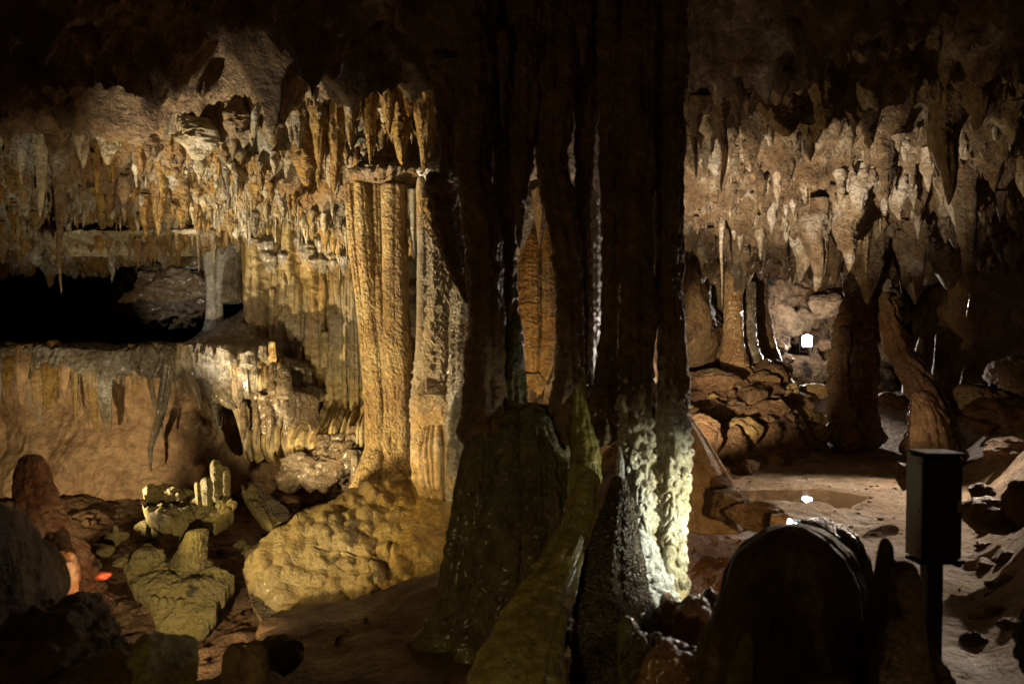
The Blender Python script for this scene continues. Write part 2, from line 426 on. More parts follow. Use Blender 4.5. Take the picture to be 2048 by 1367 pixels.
def zceil(x, y):
    z = zceil_smooth(x, y)
    wl = 1 - sstep(-.2, .8, x)
    front = wl * (1 - sstep(6.2 - .6 * sstep(-3, -1, x), 6.9 - .6 * sstep(-3, -1, x), y))
    z = z + .30 * fbm(x * .55, y * .75, 0, 3, 2) * (0.45 + .35 * front)
    z = z + front * (.42 * billow(x * 1.0 + 3, y * 1.25, 0, 4, 9, .55) - .04) + .10 * (1 - front) * billow(x * 1.7, y * 1.9, 0, 2, 19) + wl * (1 - front) * .22 * perlin(x * 1.25, y * 1.1, 7, 29)
    # rounded lumps of the smooth ceiling
    for px, py, d, w, h in ((570, 130, 5.75, .30, .34), (800, 110, 5.5, .42, .30), (455, 175, 6.0, .26, .30), (255, 290, 6.5, .32, .36), (120, 190, 6.0, .45, .36), (690, 90, 5.5, .25, .22), (40, 250, 6.4, .5, .35), (345, 120, 5.6, .3, .28), (640, 20, 5.0, .35, .25), (180, 60, 5.2, .4, .3)):
        a = P3(px, py, d)
        z = z - h * np.exp(-(((x - a[0]) / w) ** 2 + ((y - a[1]) / (w * .8)) ** 2) ** 1.3)
    yb = 6.5 - .75 * sstep(-3.0, -1.0, x) + .45 * sstep(-3.9, -5.0, x)
    z = z + wl * .30 * np.exp(-((x + 1.6) / .9) ** 2 - ((y - 6.5) / .6) ** 2)
    rough = np.clip(wl * sstep(yb - .15, yb + .5, y) + (1 - wl) * .8, 0, 1)
    z = z - (1 - wl) * .62 * np.clip(perlin(x * 1.25, y * 1.25, 5.5, 81), 0, 1) ** 1.1
    n = perlin(x * 2.6, y * 2.6, 1.7, 21); n2 = perlin(x * 6.5, y * 6.5, 4.2, 33); n3 = perlin(x * 15, y * 15, 2.2, 41)
    z = z - rough * (.38 * np.clip(n, 0, 1) ** 1.2 + .30 * np.clip(n2, -.1, 1) + .14 * np.clip(n3, -.3, 1))
    z = z + .030 * fbm(x * 7, y * 7, 0, 4, 51) * (1 - rough * .3)
    # small dissolution pockets
    f1, f2, cid = worley2(x * 2.3, y * 2.3, 5)
    z = z + front * np.where(cid > 110, .16, 0.0) * np.clip(1 - f1 / .30, 0, 1)
    return z


ys = np.concatenate([np.arange(.2, 4.4, .05), np.arange(4.4, 10.0, .024), np.arange(10, 15.6, .05)])
xs = np.arange(-8.6, 9.6, .027)
X, Y = np.meshgrid(xs, ys)
Z = zceil(X, Y)
tag(grid_obj('ceiling', np.stack([X, Y, Z], -1), M['ceiling'], flip=True), kind='structure')
_cz = (xs, ys, Z)


def ceil_at(x, y):
    i = int(np.clip(np.searchsorted(xs, x), 1, len(xs) - 1)); j = int(np.clip(np.searchsorted(ys, y), 1, len(ys) - 1))
    return float(Z[j, i])


# second material: crusted part of the ceiling
_co = bpy.data.objects['ceiling']; _co.data.materials.append(M['crust'])
_fc = (ys[:-1, None] + 0 * xs[None, :-1]); _fx = (xs[None, :-1] + 0 * ys[:-1, None])
_edge = 6.5 - .75 * sstep(-3.0, -1.0, _fx) + .45 * sstep(-3.9, -5.0, _fx) + .3 * perlin(_fx * 1.6, _fc * 1.6, 0, 77)
_mi = ((_fc > _edge) | (_fx > .3)).astype(np.int32)
_co.data.polygons.foreach_set('material_index', _mi.ravel())
_co.data.materials.append(M['brown_stal'])
_mi = np.where(_fx > .3, 2, _mi)
_co.data.polygons.foreach_set('material_index', _mi.ravel().astype(np.int32))

PUD = (2.72, 6.95)


def zfloor(x, y):
    x = np.asarray(x, float); y = np.asarray(y, float)
    left = 0.02 + .27 * sstep(5, 8.2, y) - .15 * np.exp(-((x + 1.9) / 1.2) ** 2 - ((y - 7.2) / .6) ** 2)
    w = sstep(.35, 1.15, x)
    z = left * (1 - w) + .55 * w
    edge = np.interp(y, [7.4, 8, 9.3, 11, 14], [1.9, 2.55, 4.15, 4.75, 5.4])
    rub = w * sstep(7.3, 11.6, y) * (1 - sstep(edge - .8, edge + .1, x)) * (1 - sstep(13.0, 14, y))
    z = z + 1.0 * rub
    bank = sstep(.60 * y + .1, .62 * y + 1.1, x) * sstep(1, 3, y)
    bank2 = sstep(10.2, 13, y) * sstep(4.8, 6.0, x)
    z = z + .85 * bank + .5 * bank2 * (1 - bank)
    pool = np.exp(-(((x - 1.35) / .55) ** 2 + ((y - 4.7) / .6) ** 2) ** 2)
    z = z - .22 * pool
    path = w * (1 - np.clip(rub * 3, 0, 1)) * (1 - np.clip(bank * 2, 0, 1)) * (1 - pool * .6)
    rough = 1 - path
    z = z + path * (.022 * fbm(x * 1.3, y * 1.3, 0, 3, 3) + .010 * fbm(x * 6, y * 6, 0, 4, 13, .65))
    f1, f2, cid = worley2(x * 4.5, y * 4.5, 9)
    z = z - path * .030 * np.clip(1 - f1 / .20, 0, 1) * (cid > 150)     # scuffs and prints
    z = z + rough * (.10 * fbm(x * 1.7, y * 1.7, 0, 3, 23) + .07 * billow(x * 3.2, y * 3.2, 0, 3, 27) + .02 * fbm(x * 12, y * 12, 0, 3, 28))
    d = np.hypot((x - PUD[0]) / .60, (y - PUD[1]) / .40) + .55 * fbm(x * 2.2, y * 2.2, 0, 2, 66)
    dip = 1 - sstep(.55, 1.15, d)
    z = z * (1 - dip) + (.515 * dip)
    return z


fx = np.arange(-7.0, 9.0, .03); fy = np.concatenate([np.arange(1.0, 10, .028), np.arange(10, 15.8, .05)])
FX, FY = np.meshgrid(fx, fy)
FZ = zfloor(FX, FY)
fo = tag(grid_obj('floor', np.stack([FX, FY, FZ], -1), M['floor']), kind='structure')
fo.data.materials.append(M['pit']); fo.data.materials.append(M['redpool']); fo.data.materials.append(M['rubble'])
_a = FX[:-1, :-1] + .15 * perlin(FX[:-1, :-1] * 3, FY[:-1, :-1] * 3, 0, 4); _b = FY[:-1, :-1] + .15 * perlin(FX[:-1, :-1] * 3, FY[:-1, :-1] * 3, 9, 4)
mi = np.where(_a < .75, 1, 0)
mi = np.where((np.hypot((_a - 1.35) / .75, (_b - 4.75) / .85) < 1), 2, mi)
_ed = np.interp(_b, [7.4, 8, 9.3, 11, 14], [1.9, 2.55, 4.0, 4.6, 5.3])
mi = np.where((_a > .75) & (_a < _ed) & (_b > 7.6), 3, mi)
mi = np.where(_a > .66 * _b + .4 + .3 * perlin(_a * 2, _b * 2, 4, 6), 3, mi)
fo.data.polygons.foreach_set('material_index', mi.ravel().astype(np.int32))


def floor_at(x, y):
    return float(zfloor(np.array([x]), np.array([y]))[0])


th = np.linspace(0, 2 * PI, 48, endpoint=False)
pv = np.stack([PUD[0] + .80 * np.cos(th), PUD[1] + .64 * np.sin(th), np.full(48, .533)], 1)
pv = np.concatenate([pv, [[PUD[0], PUD[1], .533]]])
tag(mesh_obj('water', pv, None, M['water'], None, [[i, (i + 1) % 48, 48] for i in range(48)]), kind='structure')


def sheet(name, px0, px1, py0, py1, nx, ny, dfun, disp, mat, kind='structure', parent=None):
    px = np.linspace(px0, px1, nx)[None, :] + np.zeros((ny, 1)); py = np.linspace(py0, py1, ny)[:, None] + np.zeros((1, nx))
    d = dfun(px, py)
    V = np.stack(P(px, py, d), -1)
    h = disp(V[..., 0], V[..., 1], V[..., 2], px, py)
    V = displaced(V, h, sign=-1)
    o = grid_obj(name, V, mat, parent=parent)
    if kind: tag(o, kind=kind)
    return o


# wall under the ledge, in the chamber with the golden column
def d_low(px, py):
    d = 8.15 + 0 * px + .25 * sstep(60, -150, px) - .15 * sstep(860, 1010, py)
    d = d + .75 * sstep(470, 530, px) * (1 - sstep(868, 930, py)) + .3 * np.exp(-((px - 610) / 90) ** 2 - ((py - 945) / 40) ** 2)
    return d


sheet('cave_wall', -330, 980, 720, 1080, 420, 190, d_low,
      lambda x, y, z, px, py: .22 * fbm(x * .8, y, z * .8, 3, 5) + .05 * billow(x * 2.2, y, z * 1.3, 3, 6) + .02 * fbm(x * 9, y * 9, z * 7, 4, 7), M['salmon'])
# wall far behind the ledge
sheet('cave_wall', -420, 900, 380, 800, 260, 120, lambda px, py: 12.6 + 0 * px - 3.2 * sstep(430, 640, px),
      lambda x, y, z, px, py: .6 * fbm(x * .6, y, z * .9, 3, 15) + .25 * billow(x * 1.4, y, z * 2.2, 3, 16) + .04 * fbm(x * 6, y * 6, z * 8, 4, 17), M['grey'])
# wall behind the dark columns
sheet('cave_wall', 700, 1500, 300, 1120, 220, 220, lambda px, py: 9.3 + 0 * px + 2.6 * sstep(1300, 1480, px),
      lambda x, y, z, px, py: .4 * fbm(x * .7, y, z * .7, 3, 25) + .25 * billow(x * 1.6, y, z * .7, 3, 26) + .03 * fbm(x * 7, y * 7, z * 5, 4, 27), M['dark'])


# far wall of the lit chamber, a tumble of blocks round a lamp niche
def d_far(px, py):
    d = 14.9 + 0 * px
    d = d - .8 * np.exp(-((px - 1610) / 130) ** 2 - ((py - 590) / 50) ** 2)
    d = d - 1.1 * np.exp(-(((px - 1600) / 85) ** 2 + ((py - 765) / 62) ** 2) ** 2)
    d = d + 1.4 * np.exp(-((px - 1530) / 50) ** 2 - ((py - 528) / 22) ** 2)
    d = d + 2.6 * sstep(1760, 1850, px) - 1.7 * sstep(1930, 2080, px) * sstep(700, 850, py)
    return d


def disp_far(x, y, z, px, py):
    f1, f2, cid = worley2(x * 1.5 + .4 * perlin(x, y, z, 3), z * 1.9, 3)
    f1b, f2b, cb = worley2(x * 4.2 + .4 * perlin(x * 2, y, z * 2, 8), z * 4.8, 4)
    return .5 * np.clip(f2 - f1, 0, .5) + .16 * np.clip(f2b - f1b, 0, .5) + .3 * (cid / 255.0 - .5) + .25 * fbm(x * .8, y, z * .9, 3, 35) + .06 * fbm(x * 5, y * 5, z * 5, 4, 37)


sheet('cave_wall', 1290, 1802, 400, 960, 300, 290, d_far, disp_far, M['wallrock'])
sheet('cave_wall', 1790, 2400, 380, 960, 240, 220, d_far, disp_far, M['dark'])  # far end of the wall: darkness put in the colour so it reads unlit
# side walls, dark stone standing in for shade
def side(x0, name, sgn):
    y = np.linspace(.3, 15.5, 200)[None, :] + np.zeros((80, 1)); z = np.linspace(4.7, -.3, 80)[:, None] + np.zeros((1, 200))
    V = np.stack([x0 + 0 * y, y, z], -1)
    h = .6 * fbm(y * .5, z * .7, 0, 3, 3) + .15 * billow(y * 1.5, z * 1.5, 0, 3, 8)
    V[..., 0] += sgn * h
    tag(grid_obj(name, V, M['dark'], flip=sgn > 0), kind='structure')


sheet('ceiling', 40, 430, 418, 512, 200, 60, lambda px, py: 8.75 + 0 * px - .75 * np.exp(-(((py - 462 + .02 * (px - 250)) / 20) ** 2)) + .6 * sstep(395, 425, px) + .9 * sstep(110, 45, px) + .12 * perlin(px * .012, 0, 0, 3) + .15 * perlin(px * .035, py * .02, 0, 4),
      lambda x, y, z, px, py: .05 * fbm(x * 2, y, z * 2, 4, 45) + .02 * fbm(x * 9, y, z * 9, 3, 46), M['crust_pale'])
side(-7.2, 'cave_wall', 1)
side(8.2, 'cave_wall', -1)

# ------------------------------------------------------------------ columns
def C(*rows):
    """control rows px, py, depth, radius in photo pixels -> x, y, z, r"""
    out = []
    for px, py, d, r in rows:
        a = P3(px, py, d); out.append([a[0], a[1], a[2], r * S * d])
    return out


def flutes(k=1.6, a=.35, kz=.25, seed=0, rip=.0, ripk=9, lump=.08, fine=.02):
    def f(c, s, z, r, t):
        w = .25 * perlin(c * .8, s * .8, z * .7, seed + 50)
        n = perlin(c * k + w, s * k - w, z * kz, seed)
        o = 1 + a * (np.sqrt(np.abs(n) + 1e-3) - .5)
        o = o + lump * perlin(c * .9, s * .9, z * 2.2, seed + 4)
        if rip: o = o + rip * (perlin(c * 1.3, s * 1.3, z * ripk, seed + 9) + .5 * perlin(c * 3, s * 3, z * ripk * 2.2, seed + 10))
        x = c * r; y = s * r
        o = o + fine * fbm(x * 22, y * 22, z * 18, 3, seed + 14) * .1 / np.maximum(r, .03)
        return o
    return f


def ripples(amp=.2, kz=7, seed=0, flute=.12, sag=.25):
    """rimmed, bumpy dripstone: bulging rings that sag"""
    def f(c, s, z, r, t):
        zz = z + sag * .15 * perlin(c * 1.5, s * 1.5, z * 1.1, seed + 3)
        n = np.sqrt(np.abs(perlin(c * .7, s * .7, zz * kz, seed)) + 1e-3) - .4
        n2 = np.sqrt(np.abs(perlin(c * 2.2, s * 2.2, zz * kz * 1.9, seed + 5)) + 1e-3) - .4
        n3 = perlin(c * 1.8, s * 1.8, z * .3, seed + 7)
        return 1 + amp * (n * .8 + n2 * .6) + flute * (np.sqrt(np.abs(n3) + 1e-3) - .5) + .10 * perlin(c, s, z * 1.6, seed + 8)
    return f


def hooks(seed=0, u=9.0, v=13.0, shear=.7, amp=.05, k=1.5, a=.3, kz=.2):
    base = flutes(k, a, kz, seed)
    def f(c, s, z, r, t):
        ang = np.arctan2(s, c) * np.maximum(r, .05)
        w = .08 * perlin(c * 1.2, s * 1.2, z * 1.5, seed + 21)
        f1, f2, cid = worley2((ang + w) * u * 2.2, (z + shear * ang + w) * v, seed + 5)
        return base(c, s, z, r, t) + amp * np.sqrt(np.clip(1 - f1 * 1.25, 0, 1)) * (.4 + .6 * cid / 255.0) * .12 / np.maximum(r, .04)
    return f


def scallops(seed=0, k=9.0, amp=.05, fl=.2, jag=1.1):
    """ledges of rippled flowstone: each bulges toward its lower lip and is cut under"""
    base = flutes(1.1, fl, .2, seed, .04, 6, .12, .06)
    def f(c, s, z, r, t):
        q = z * k + jag * perlin(c * 1.6, s * 1.6, z * 1.4, seed + 31) + .7 * perlin(c * 4.2, s * 4.2, z * 3.0, seed + 32) + .3 * perlin(c * 9, s * 9, z * 5, seed + 33)
        saw = q - np.floor(q)
        row = np.floor(q)
        m = np.clip(.25 + 1.3 * perlin(c * 2.6, s * 2.6, row * .37 + 3, seed + 34), 0, 1)
        q2 = z * k * 2.3 + jag * perlin(c * 3, s * 3, z * 3, seed + 36) + .6 * perlin(c * 8, s * 8, z * 5, seed + 37)
        saw2 = q2 - np.floor(q2)
        d = m * (1 - saw) ** .8 * np.minimum(saw * 9, 1) + .4 * (1 - m) * (1 - saw2) * np.minimum(saw2 * 7, 1)
        return base(c, s, z, r, t) + amp * d / np.maximum(r, .04)
    return f


def shaft(name, ctrl, mat, f, na=110, nz=320, parent=None, ry=1.0, rot=0.0, smooth=.05, **kw):
    V = tube_verts(C(*ctrl), na, nz, f, ry, rot, smooth, **kw)
    o = close_tube(name, V, M[mat] if isinstance(mat, str) else mat)
    if parent: adopt(o, parent)
    return o


def solo(name, cat, label, ctrl, mat, f, group=None, **kw):
    return tag(shaft(name, ctrl, mat, f, **kw), label, cat, group)


# -- the golden column
gc = empty('cave_column', P3(770, 965, 6.8), 'tall golden fluted column with a grey jagged cap, bright on its side, a crack across it', 'column')
for i, (rows, sd) in enumerate((
        (((701, 360, 7.0, 12), (708, 480, 6.98, 12), (724, 600, 6.95, 12), (735, 690, 6.9, 14), (742, 800, 6.87, 13), (746, 900, 6.85, 15), (752, 985, 6.8, 20)), 1),
        (((723, 358, 6.92, 17), (730, 500, 6.9, 17), (744, 640, 6.9, 16), (752, 690, 6.85, 22), (757, 800, 6.85, 18), (768, 985, 6.75, 28)), 2),
        (((752, 362, 6.95, 15), (755, 520, 6.94, 14), (763, 640, 6.90, 16), (772, 690, 6.85, 24), (777, 800, 6.86, 18), (785, 990, 6.7, 26)), 3),
        (((788, 362, 6.9, 26), (790, 520, 6.88, 25), (794, 650, 6.85, 26), (794, 700, 6.82, 32), (800, 800, 6.85, 25), (806, 990, 6.75, 32)), 4))):
    shaft('shaft', rows, 'column', hooks(sd * 7, 10, 17, .9, .06, 1.2, .2, .14), na=150, nz=520, parent=gc, tip=.02)
shaft('base_skirt', ((778, 880, 6.85, 40), (778, 940, 6.75, 62), (780, 1010, 6.65, 92)), 'column', hooks(31, 12, 16, .5, .03, 2.2, .4, .2), na=180, nz=120, parent=gc, ry=.7)
shaft('cap', ((772, 330, 6.98, 40), (770, 341, 6.95, 66), (768, 350, 6.95, 66), (766, 372, 6.98, 52)), 'crust', hooks(41, 7, 16, .3, .7, 3.0, .5, 1.0), na=160, nz=60, parent=gc, ry=.62, tip=.12)
shaft('neck', ((786, 250, 7.1, 60), (784, 300, 7.05, 50), (778, 345, 7.0, 60)), 'crust', ripples(.5, 9, 43, .4), na=90, nz=40, parent=gc, ry=.6)
shaft('drip', ((825, 375, 6.85, 8), (826, 470, 6.85, 6), (828, 520, 6.85, 2)), 'white', flutes(1.5, .3), na=30, nz=60, parent=gc)

# -- the wavy column beside it
wc = empty('cave_column', P3(880, 985, 6.3), 'brown wavy column with a smooth pale rib, against the golden column', 'column')
shaft('shaft', ((862, 352, 6.75, 16), (868, 420, 6.7, 26), (878, 520, 6.65, 32), (888, 640, 6.6, 42), (890, 740, 6.5, 58), (888, 830, 6.45, 58), (888, 990, 6.35, 52)), 'wavy', scallops(51, 7.5, .055, .16), na=220, nz=520, parent=wc, ry=.8)
shaft('rib', ((846, 345, 6.72, 14), (845, 470, 6.62, 11), (846, 640, 6.55, 13), (838, 760, 6.45, 12), (846, 860, 6.4, 16), (858, 985, 6.3, 20)), 'wavy', flutes(1.2, .2, .2, 53, .05), na=60, nz=300, parent=wc)
shaft('lobe', ((878, 735, 6.42, 6), (882, 765, 6.34, 40), (886, 790, 6.28, 56), (888, 815, 6.28, 58), (890, 850, 6.35, 46)), 'wavy', scallops(55, 9, .03, .5), na=160, nz=90, parent=wc, ry=.6)
shaft('lobe', ((876, 825, 6.36, 6), (878, 855, 6.28, 38), (880, 890, 6.2, 52), (884, 960, 6.16, 52), (890, 1010, 6.2, 40)), 'wavy', flutes(2.4, .55, .1, 57, .05), na=160, nz=110, parent=wc, ry=.6)
shaft('cap', ((862, 325, 6.8, 16), (862, 345, 6.75, 24), (860, 375, 6.72, 15)), 'white', ripples(.5, 14, 59, .4), na=70, nz=40, parent=wc)
solo('cave_column', 'column', 'grey pitted column with a dark slit down it, beside the brown wavy column', ((938, 430, 6.1, 9), (932, 520, 6.1, 16), (925, 620, 6.1, 22), (922, 740, 6.1, 22), (915, 880, 6.1, 20), (912, 1020, 6.1, 18)), 'grey', scallops(61, 11, .04, .35), na=100, nz=320)

# -- orange draperies seen between the dark columns
od = empty('flowstone_drapery', P3(1075, 780, 6.3), 'bright orange ribbed flowstone hanging in the gap between dark columns', 'flowstone')
shaft('fold', ((1062, 425, 6.3, 12), (1062, 480, 6.25, 19), (1060, 600, 6.22, 22), (1064, 700, 6.22, 17), (1066, 770, 6.25, 10)), 'orange', ripples(.26, 26, 71, .3, .1), na=110, nz=420, parent=od)
shaft('fold', ((1087, 430, 6.3, 8), (1092, 500, 6.28, 14), (1096, 640, 6.25, 17), (1090, 740, 6.25, 14), (1080, 785, 6.25, 4)), 'orange', ripples(.24, 24, 73, .25, .1), na=90, nz=420, parent=od)
shaft('fold', ((1110, 440, 6.45, 16), (1112, 600, 6.4, 20), (1106, 760, 6.4, 16), (1098, 870, 6.4, 10)), 'wavy', ripples(.3, 20, 75, .3, .1), na=90, nz=360, parent=od)
shaft('tip', ((1064, 745, 6.22, 14), (1072, 770, 6.2, 16), (1080, 790, 6.2, 2)), 'orange', flutes(1.5, .4, .3, 77), na=50, nz=60, parent=od)
solo('stalactite', 'stalactite', 'short pale ragged stalactite above the orange ribbed flowstone', ((1052, 395, 6.2, 24), (1048, 450, 6.2, 18), (1040, 500, 6.2, 6)), 'white', ripples(.5, 14, 79, .5), na=60, nz=80)
solo('stalactite', 'stalactite', 'dark jagged stalactite just over the tip of the orange ribbed flowstone', ((1085, 360, 6.0, 24), (1082, 430, 6.05, 14), (1080, 490, 6.1, 2)), 'dark', flutes(1.4, .4, .3, 81), na=50, nz=80)
solo('cave_column', 'column', 'grey rough column with a gap in it, behind the orange flowstone', ((1125, 430, 6.8, 16), (1128, 560, 6.8, 20), (1120, 700, 6.8, 20), (1130, 860, 6.8, 26), (1130, 1000, 6.8, 30)), 'grey', ripples(.4, 9, 83, .4), na=80, nz=300)

# -- the dark columns in front; groups of folds hang from the ceiling mass
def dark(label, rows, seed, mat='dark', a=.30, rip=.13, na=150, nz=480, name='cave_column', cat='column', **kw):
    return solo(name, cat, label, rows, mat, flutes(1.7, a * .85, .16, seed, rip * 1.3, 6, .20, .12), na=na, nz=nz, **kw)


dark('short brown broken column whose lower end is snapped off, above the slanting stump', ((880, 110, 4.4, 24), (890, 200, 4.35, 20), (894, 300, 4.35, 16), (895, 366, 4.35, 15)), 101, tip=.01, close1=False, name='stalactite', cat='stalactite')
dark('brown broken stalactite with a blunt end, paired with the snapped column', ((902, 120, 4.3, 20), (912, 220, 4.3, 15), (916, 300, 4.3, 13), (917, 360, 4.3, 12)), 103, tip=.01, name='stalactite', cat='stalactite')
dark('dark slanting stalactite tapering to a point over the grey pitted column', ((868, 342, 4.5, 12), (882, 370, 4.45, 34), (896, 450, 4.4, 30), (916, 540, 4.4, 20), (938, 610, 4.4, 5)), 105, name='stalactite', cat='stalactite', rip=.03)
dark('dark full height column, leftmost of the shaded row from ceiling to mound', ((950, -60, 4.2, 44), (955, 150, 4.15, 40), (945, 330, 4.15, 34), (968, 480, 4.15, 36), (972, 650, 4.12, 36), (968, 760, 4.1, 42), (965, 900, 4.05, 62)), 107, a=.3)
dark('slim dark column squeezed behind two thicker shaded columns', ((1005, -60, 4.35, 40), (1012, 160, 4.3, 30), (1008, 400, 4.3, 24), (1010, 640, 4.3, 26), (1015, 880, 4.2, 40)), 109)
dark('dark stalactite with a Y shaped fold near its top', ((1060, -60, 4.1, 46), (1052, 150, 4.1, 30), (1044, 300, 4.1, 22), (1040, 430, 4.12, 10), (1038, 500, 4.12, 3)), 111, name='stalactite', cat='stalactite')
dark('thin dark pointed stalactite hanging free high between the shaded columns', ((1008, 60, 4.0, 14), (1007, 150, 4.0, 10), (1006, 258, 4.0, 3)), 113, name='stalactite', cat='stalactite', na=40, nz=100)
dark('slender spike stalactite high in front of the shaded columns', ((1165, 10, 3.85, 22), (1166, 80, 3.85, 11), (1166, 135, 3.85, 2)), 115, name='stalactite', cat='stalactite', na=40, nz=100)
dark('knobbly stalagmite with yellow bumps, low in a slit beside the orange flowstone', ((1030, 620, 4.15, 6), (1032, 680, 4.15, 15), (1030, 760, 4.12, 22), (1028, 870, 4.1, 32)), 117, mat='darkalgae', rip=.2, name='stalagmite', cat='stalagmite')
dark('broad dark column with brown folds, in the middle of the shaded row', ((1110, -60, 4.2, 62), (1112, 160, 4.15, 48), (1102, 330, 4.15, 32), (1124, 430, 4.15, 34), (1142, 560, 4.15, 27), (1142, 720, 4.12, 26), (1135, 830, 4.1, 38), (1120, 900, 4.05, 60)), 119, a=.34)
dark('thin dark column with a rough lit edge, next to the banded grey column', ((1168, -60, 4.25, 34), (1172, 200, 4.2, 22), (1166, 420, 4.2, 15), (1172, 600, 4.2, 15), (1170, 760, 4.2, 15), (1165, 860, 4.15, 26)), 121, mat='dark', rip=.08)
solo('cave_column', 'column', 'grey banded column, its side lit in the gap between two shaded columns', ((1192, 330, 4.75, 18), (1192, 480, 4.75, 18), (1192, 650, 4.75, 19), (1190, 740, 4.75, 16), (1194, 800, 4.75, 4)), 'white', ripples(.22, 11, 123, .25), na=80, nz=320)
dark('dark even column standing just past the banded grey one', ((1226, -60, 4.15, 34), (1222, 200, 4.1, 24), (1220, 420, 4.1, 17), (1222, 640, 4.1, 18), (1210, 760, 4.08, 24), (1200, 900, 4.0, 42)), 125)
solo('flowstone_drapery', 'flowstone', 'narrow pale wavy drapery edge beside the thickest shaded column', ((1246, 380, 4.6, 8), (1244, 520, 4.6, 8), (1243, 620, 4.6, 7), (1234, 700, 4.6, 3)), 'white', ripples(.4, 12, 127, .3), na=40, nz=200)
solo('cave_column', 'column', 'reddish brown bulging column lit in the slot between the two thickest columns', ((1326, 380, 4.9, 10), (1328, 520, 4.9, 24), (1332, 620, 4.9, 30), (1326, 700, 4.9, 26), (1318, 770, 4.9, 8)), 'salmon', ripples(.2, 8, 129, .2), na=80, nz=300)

# two columns, rimmed feet; dark shaft and pale foot paint shade and lamp light
tc = empty('cave_column', P3(1290, 1130, 3.95), 'thick dark column whose olive foot has lit stacked rims', 'column')
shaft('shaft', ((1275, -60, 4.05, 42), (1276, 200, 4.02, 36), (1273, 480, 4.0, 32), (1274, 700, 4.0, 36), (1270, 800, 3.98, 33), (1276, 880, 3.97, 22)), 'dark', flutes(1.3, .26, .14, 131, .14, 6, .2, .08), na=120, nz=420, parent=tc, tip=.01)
shaft('foot', ((1271, 700, 3.99, 26), (1270, 800, 3.98, 30), (1276, 900, 3.95, 33), (1280, 1000, 3.93, 28), (1290, 1080, 3.9, 22), (1310, 1135, 3.88, 15)), 'lit_foot', ripples(.75, 11, 133, .3, .4), na=130, nz=420, parent=tc, tip=.03)
wcl = empty('cave_column', P3(1340, 1190, 3.95), 'dark column whose foot turns pale white where a lamp shines on it', 'column')
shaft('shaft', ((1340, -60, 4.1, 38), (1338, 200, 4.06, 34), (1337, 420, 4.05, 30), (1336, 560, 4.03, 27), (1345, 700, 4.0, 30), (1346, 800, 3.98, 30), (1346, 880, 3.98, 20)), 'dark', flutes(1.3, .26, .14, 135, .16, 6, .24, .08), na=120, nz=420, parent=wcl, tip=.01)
shaft('foot', ((1345, 700, 3.99, 22), (1346, 790, 3.98, 28), (1346, 900, 3.97, 34), (1344, 1000, 3.95, 31), (1338, 1100, 3.93, 30), (1334, 1200, 3.9, 40)), 'lit_foot', ripples(.6, 9, 137, .3, .4), na=140, nz=420, parent=wcl, tip=.03)

# -- mound the dark columns stand on
bm_ = empty('flowstone_mound', P3(1040, 1250, 3.8), 'dark green brown mound of flowstone that the shaded columns stand on', 'flowstone')
shaft('bulge', ((1040, 800, 4.15, 60), (1040, 880, 4.05, 100), (1035, 1000, 3.95, 118), (1020, 1150, 3.9, 128), (1000, 1290, 3.85, 165)), 'darkalgae', flutes(3.0, .55, .3, 141, .16, 4, .22, .2), na=260, nz=260, parent=bm_, ry=.75)
shaft('lobe', ((1070, 820, 3.98, 14), (1088, 910, 3.84, 34), (1092, 1020, 3.77, 50), (1070, 1130, 3.77, 46), (1050, 1240, 3.8, 30)), 'darkalgae', flutes(3.0, .75, .3, 143, .2, 5, .25, .2), na=160, nz=200, parent=bm_, ry=.7)
shaft('lobe', ((965, 840, 4.0, 22), (955, 960, 3.9, 40), (945, 1080, 3.85, 46), (930, 1190, 3.85, 60), (925, 1260, 3.85, 66)), 'darkalgae', hooks(145, 7, 9, .3, .14, 1.8, .4, .3), na=140, nz=240, parent=bm_, ry=.8)
shaft('rivulet', ((1158, 720, 4.1, 10), (1162, 820, 4.0, 20), (1166, 880, 3.92, 27), (1172, 950, 3.8, 32), (1168, 1030, 3.68, 34), (1130, 1110, 3.55, 44), (1090, 1200, 3.4, 62), (1055, 1300, 3.2, 84), (1030, 1420, 3.0, 120)), 'olive', flutes(1.6, .34, .5, 147, .12, 5, .22, .10), na=140, nz=320, parent=bm_, ry=.6)

# -- crystal crusted stalagmite and pale flows at the columns' feet
cs = empty('stalagmite', P3(1230, 1300, 3.6), 'dark crystal crusted stalagmite with a pale tip, glittering along one edge', 'stalagmite')
shaft('cone', ((1238, 945, 3.7, 8), (1236, 1000, 3.68, 22), (1228, 1080, 3.65, 46), (1222, 1160, 3.6, 62), (1235, 1260, 3.5, 84), (1245, 1420, 3.35, 100)), 'sparkle', hooks(151, 16, 22, .2, .22, 1.4, .2, .3), na=220, nz=420, parent=cs, tip=.04)
shaft('tip', ((1238, 890, 3.72, 2), (1240, 920, 3.71, 7), (1239, 965, 3.7, 11), (1238, 990, 3.69, 9)), 'white', ripples(.3, 12, 153, .2), na=40, nz=80, parent=cs)
wf = empty('flowstone_mound', P3(1290, 1200, 3.85), 'pale white flowstone apron at the foot of the lamp lit column', 'flowstone')
shaft('apron', ((1270, 1020, 3.9, 14), (1275, 1080, 3.86, 30), (1288, 1150, 3.82, 48), (1300, 1230, 3.75, 66)), 'white', ripples(.7, 12, 155, .4, .3), na=140, nz=160, parent=wf, ry=.7)
shaft('apron', ((1330, 1120, 3.95, 30), (1325, 1180, 3.85, 44), (1320, 1250, 3.75, 60)), 'drape', ripples(.3, 9, 157, .35, .3), na=120, nz=100, parent=wf, ry=.7)

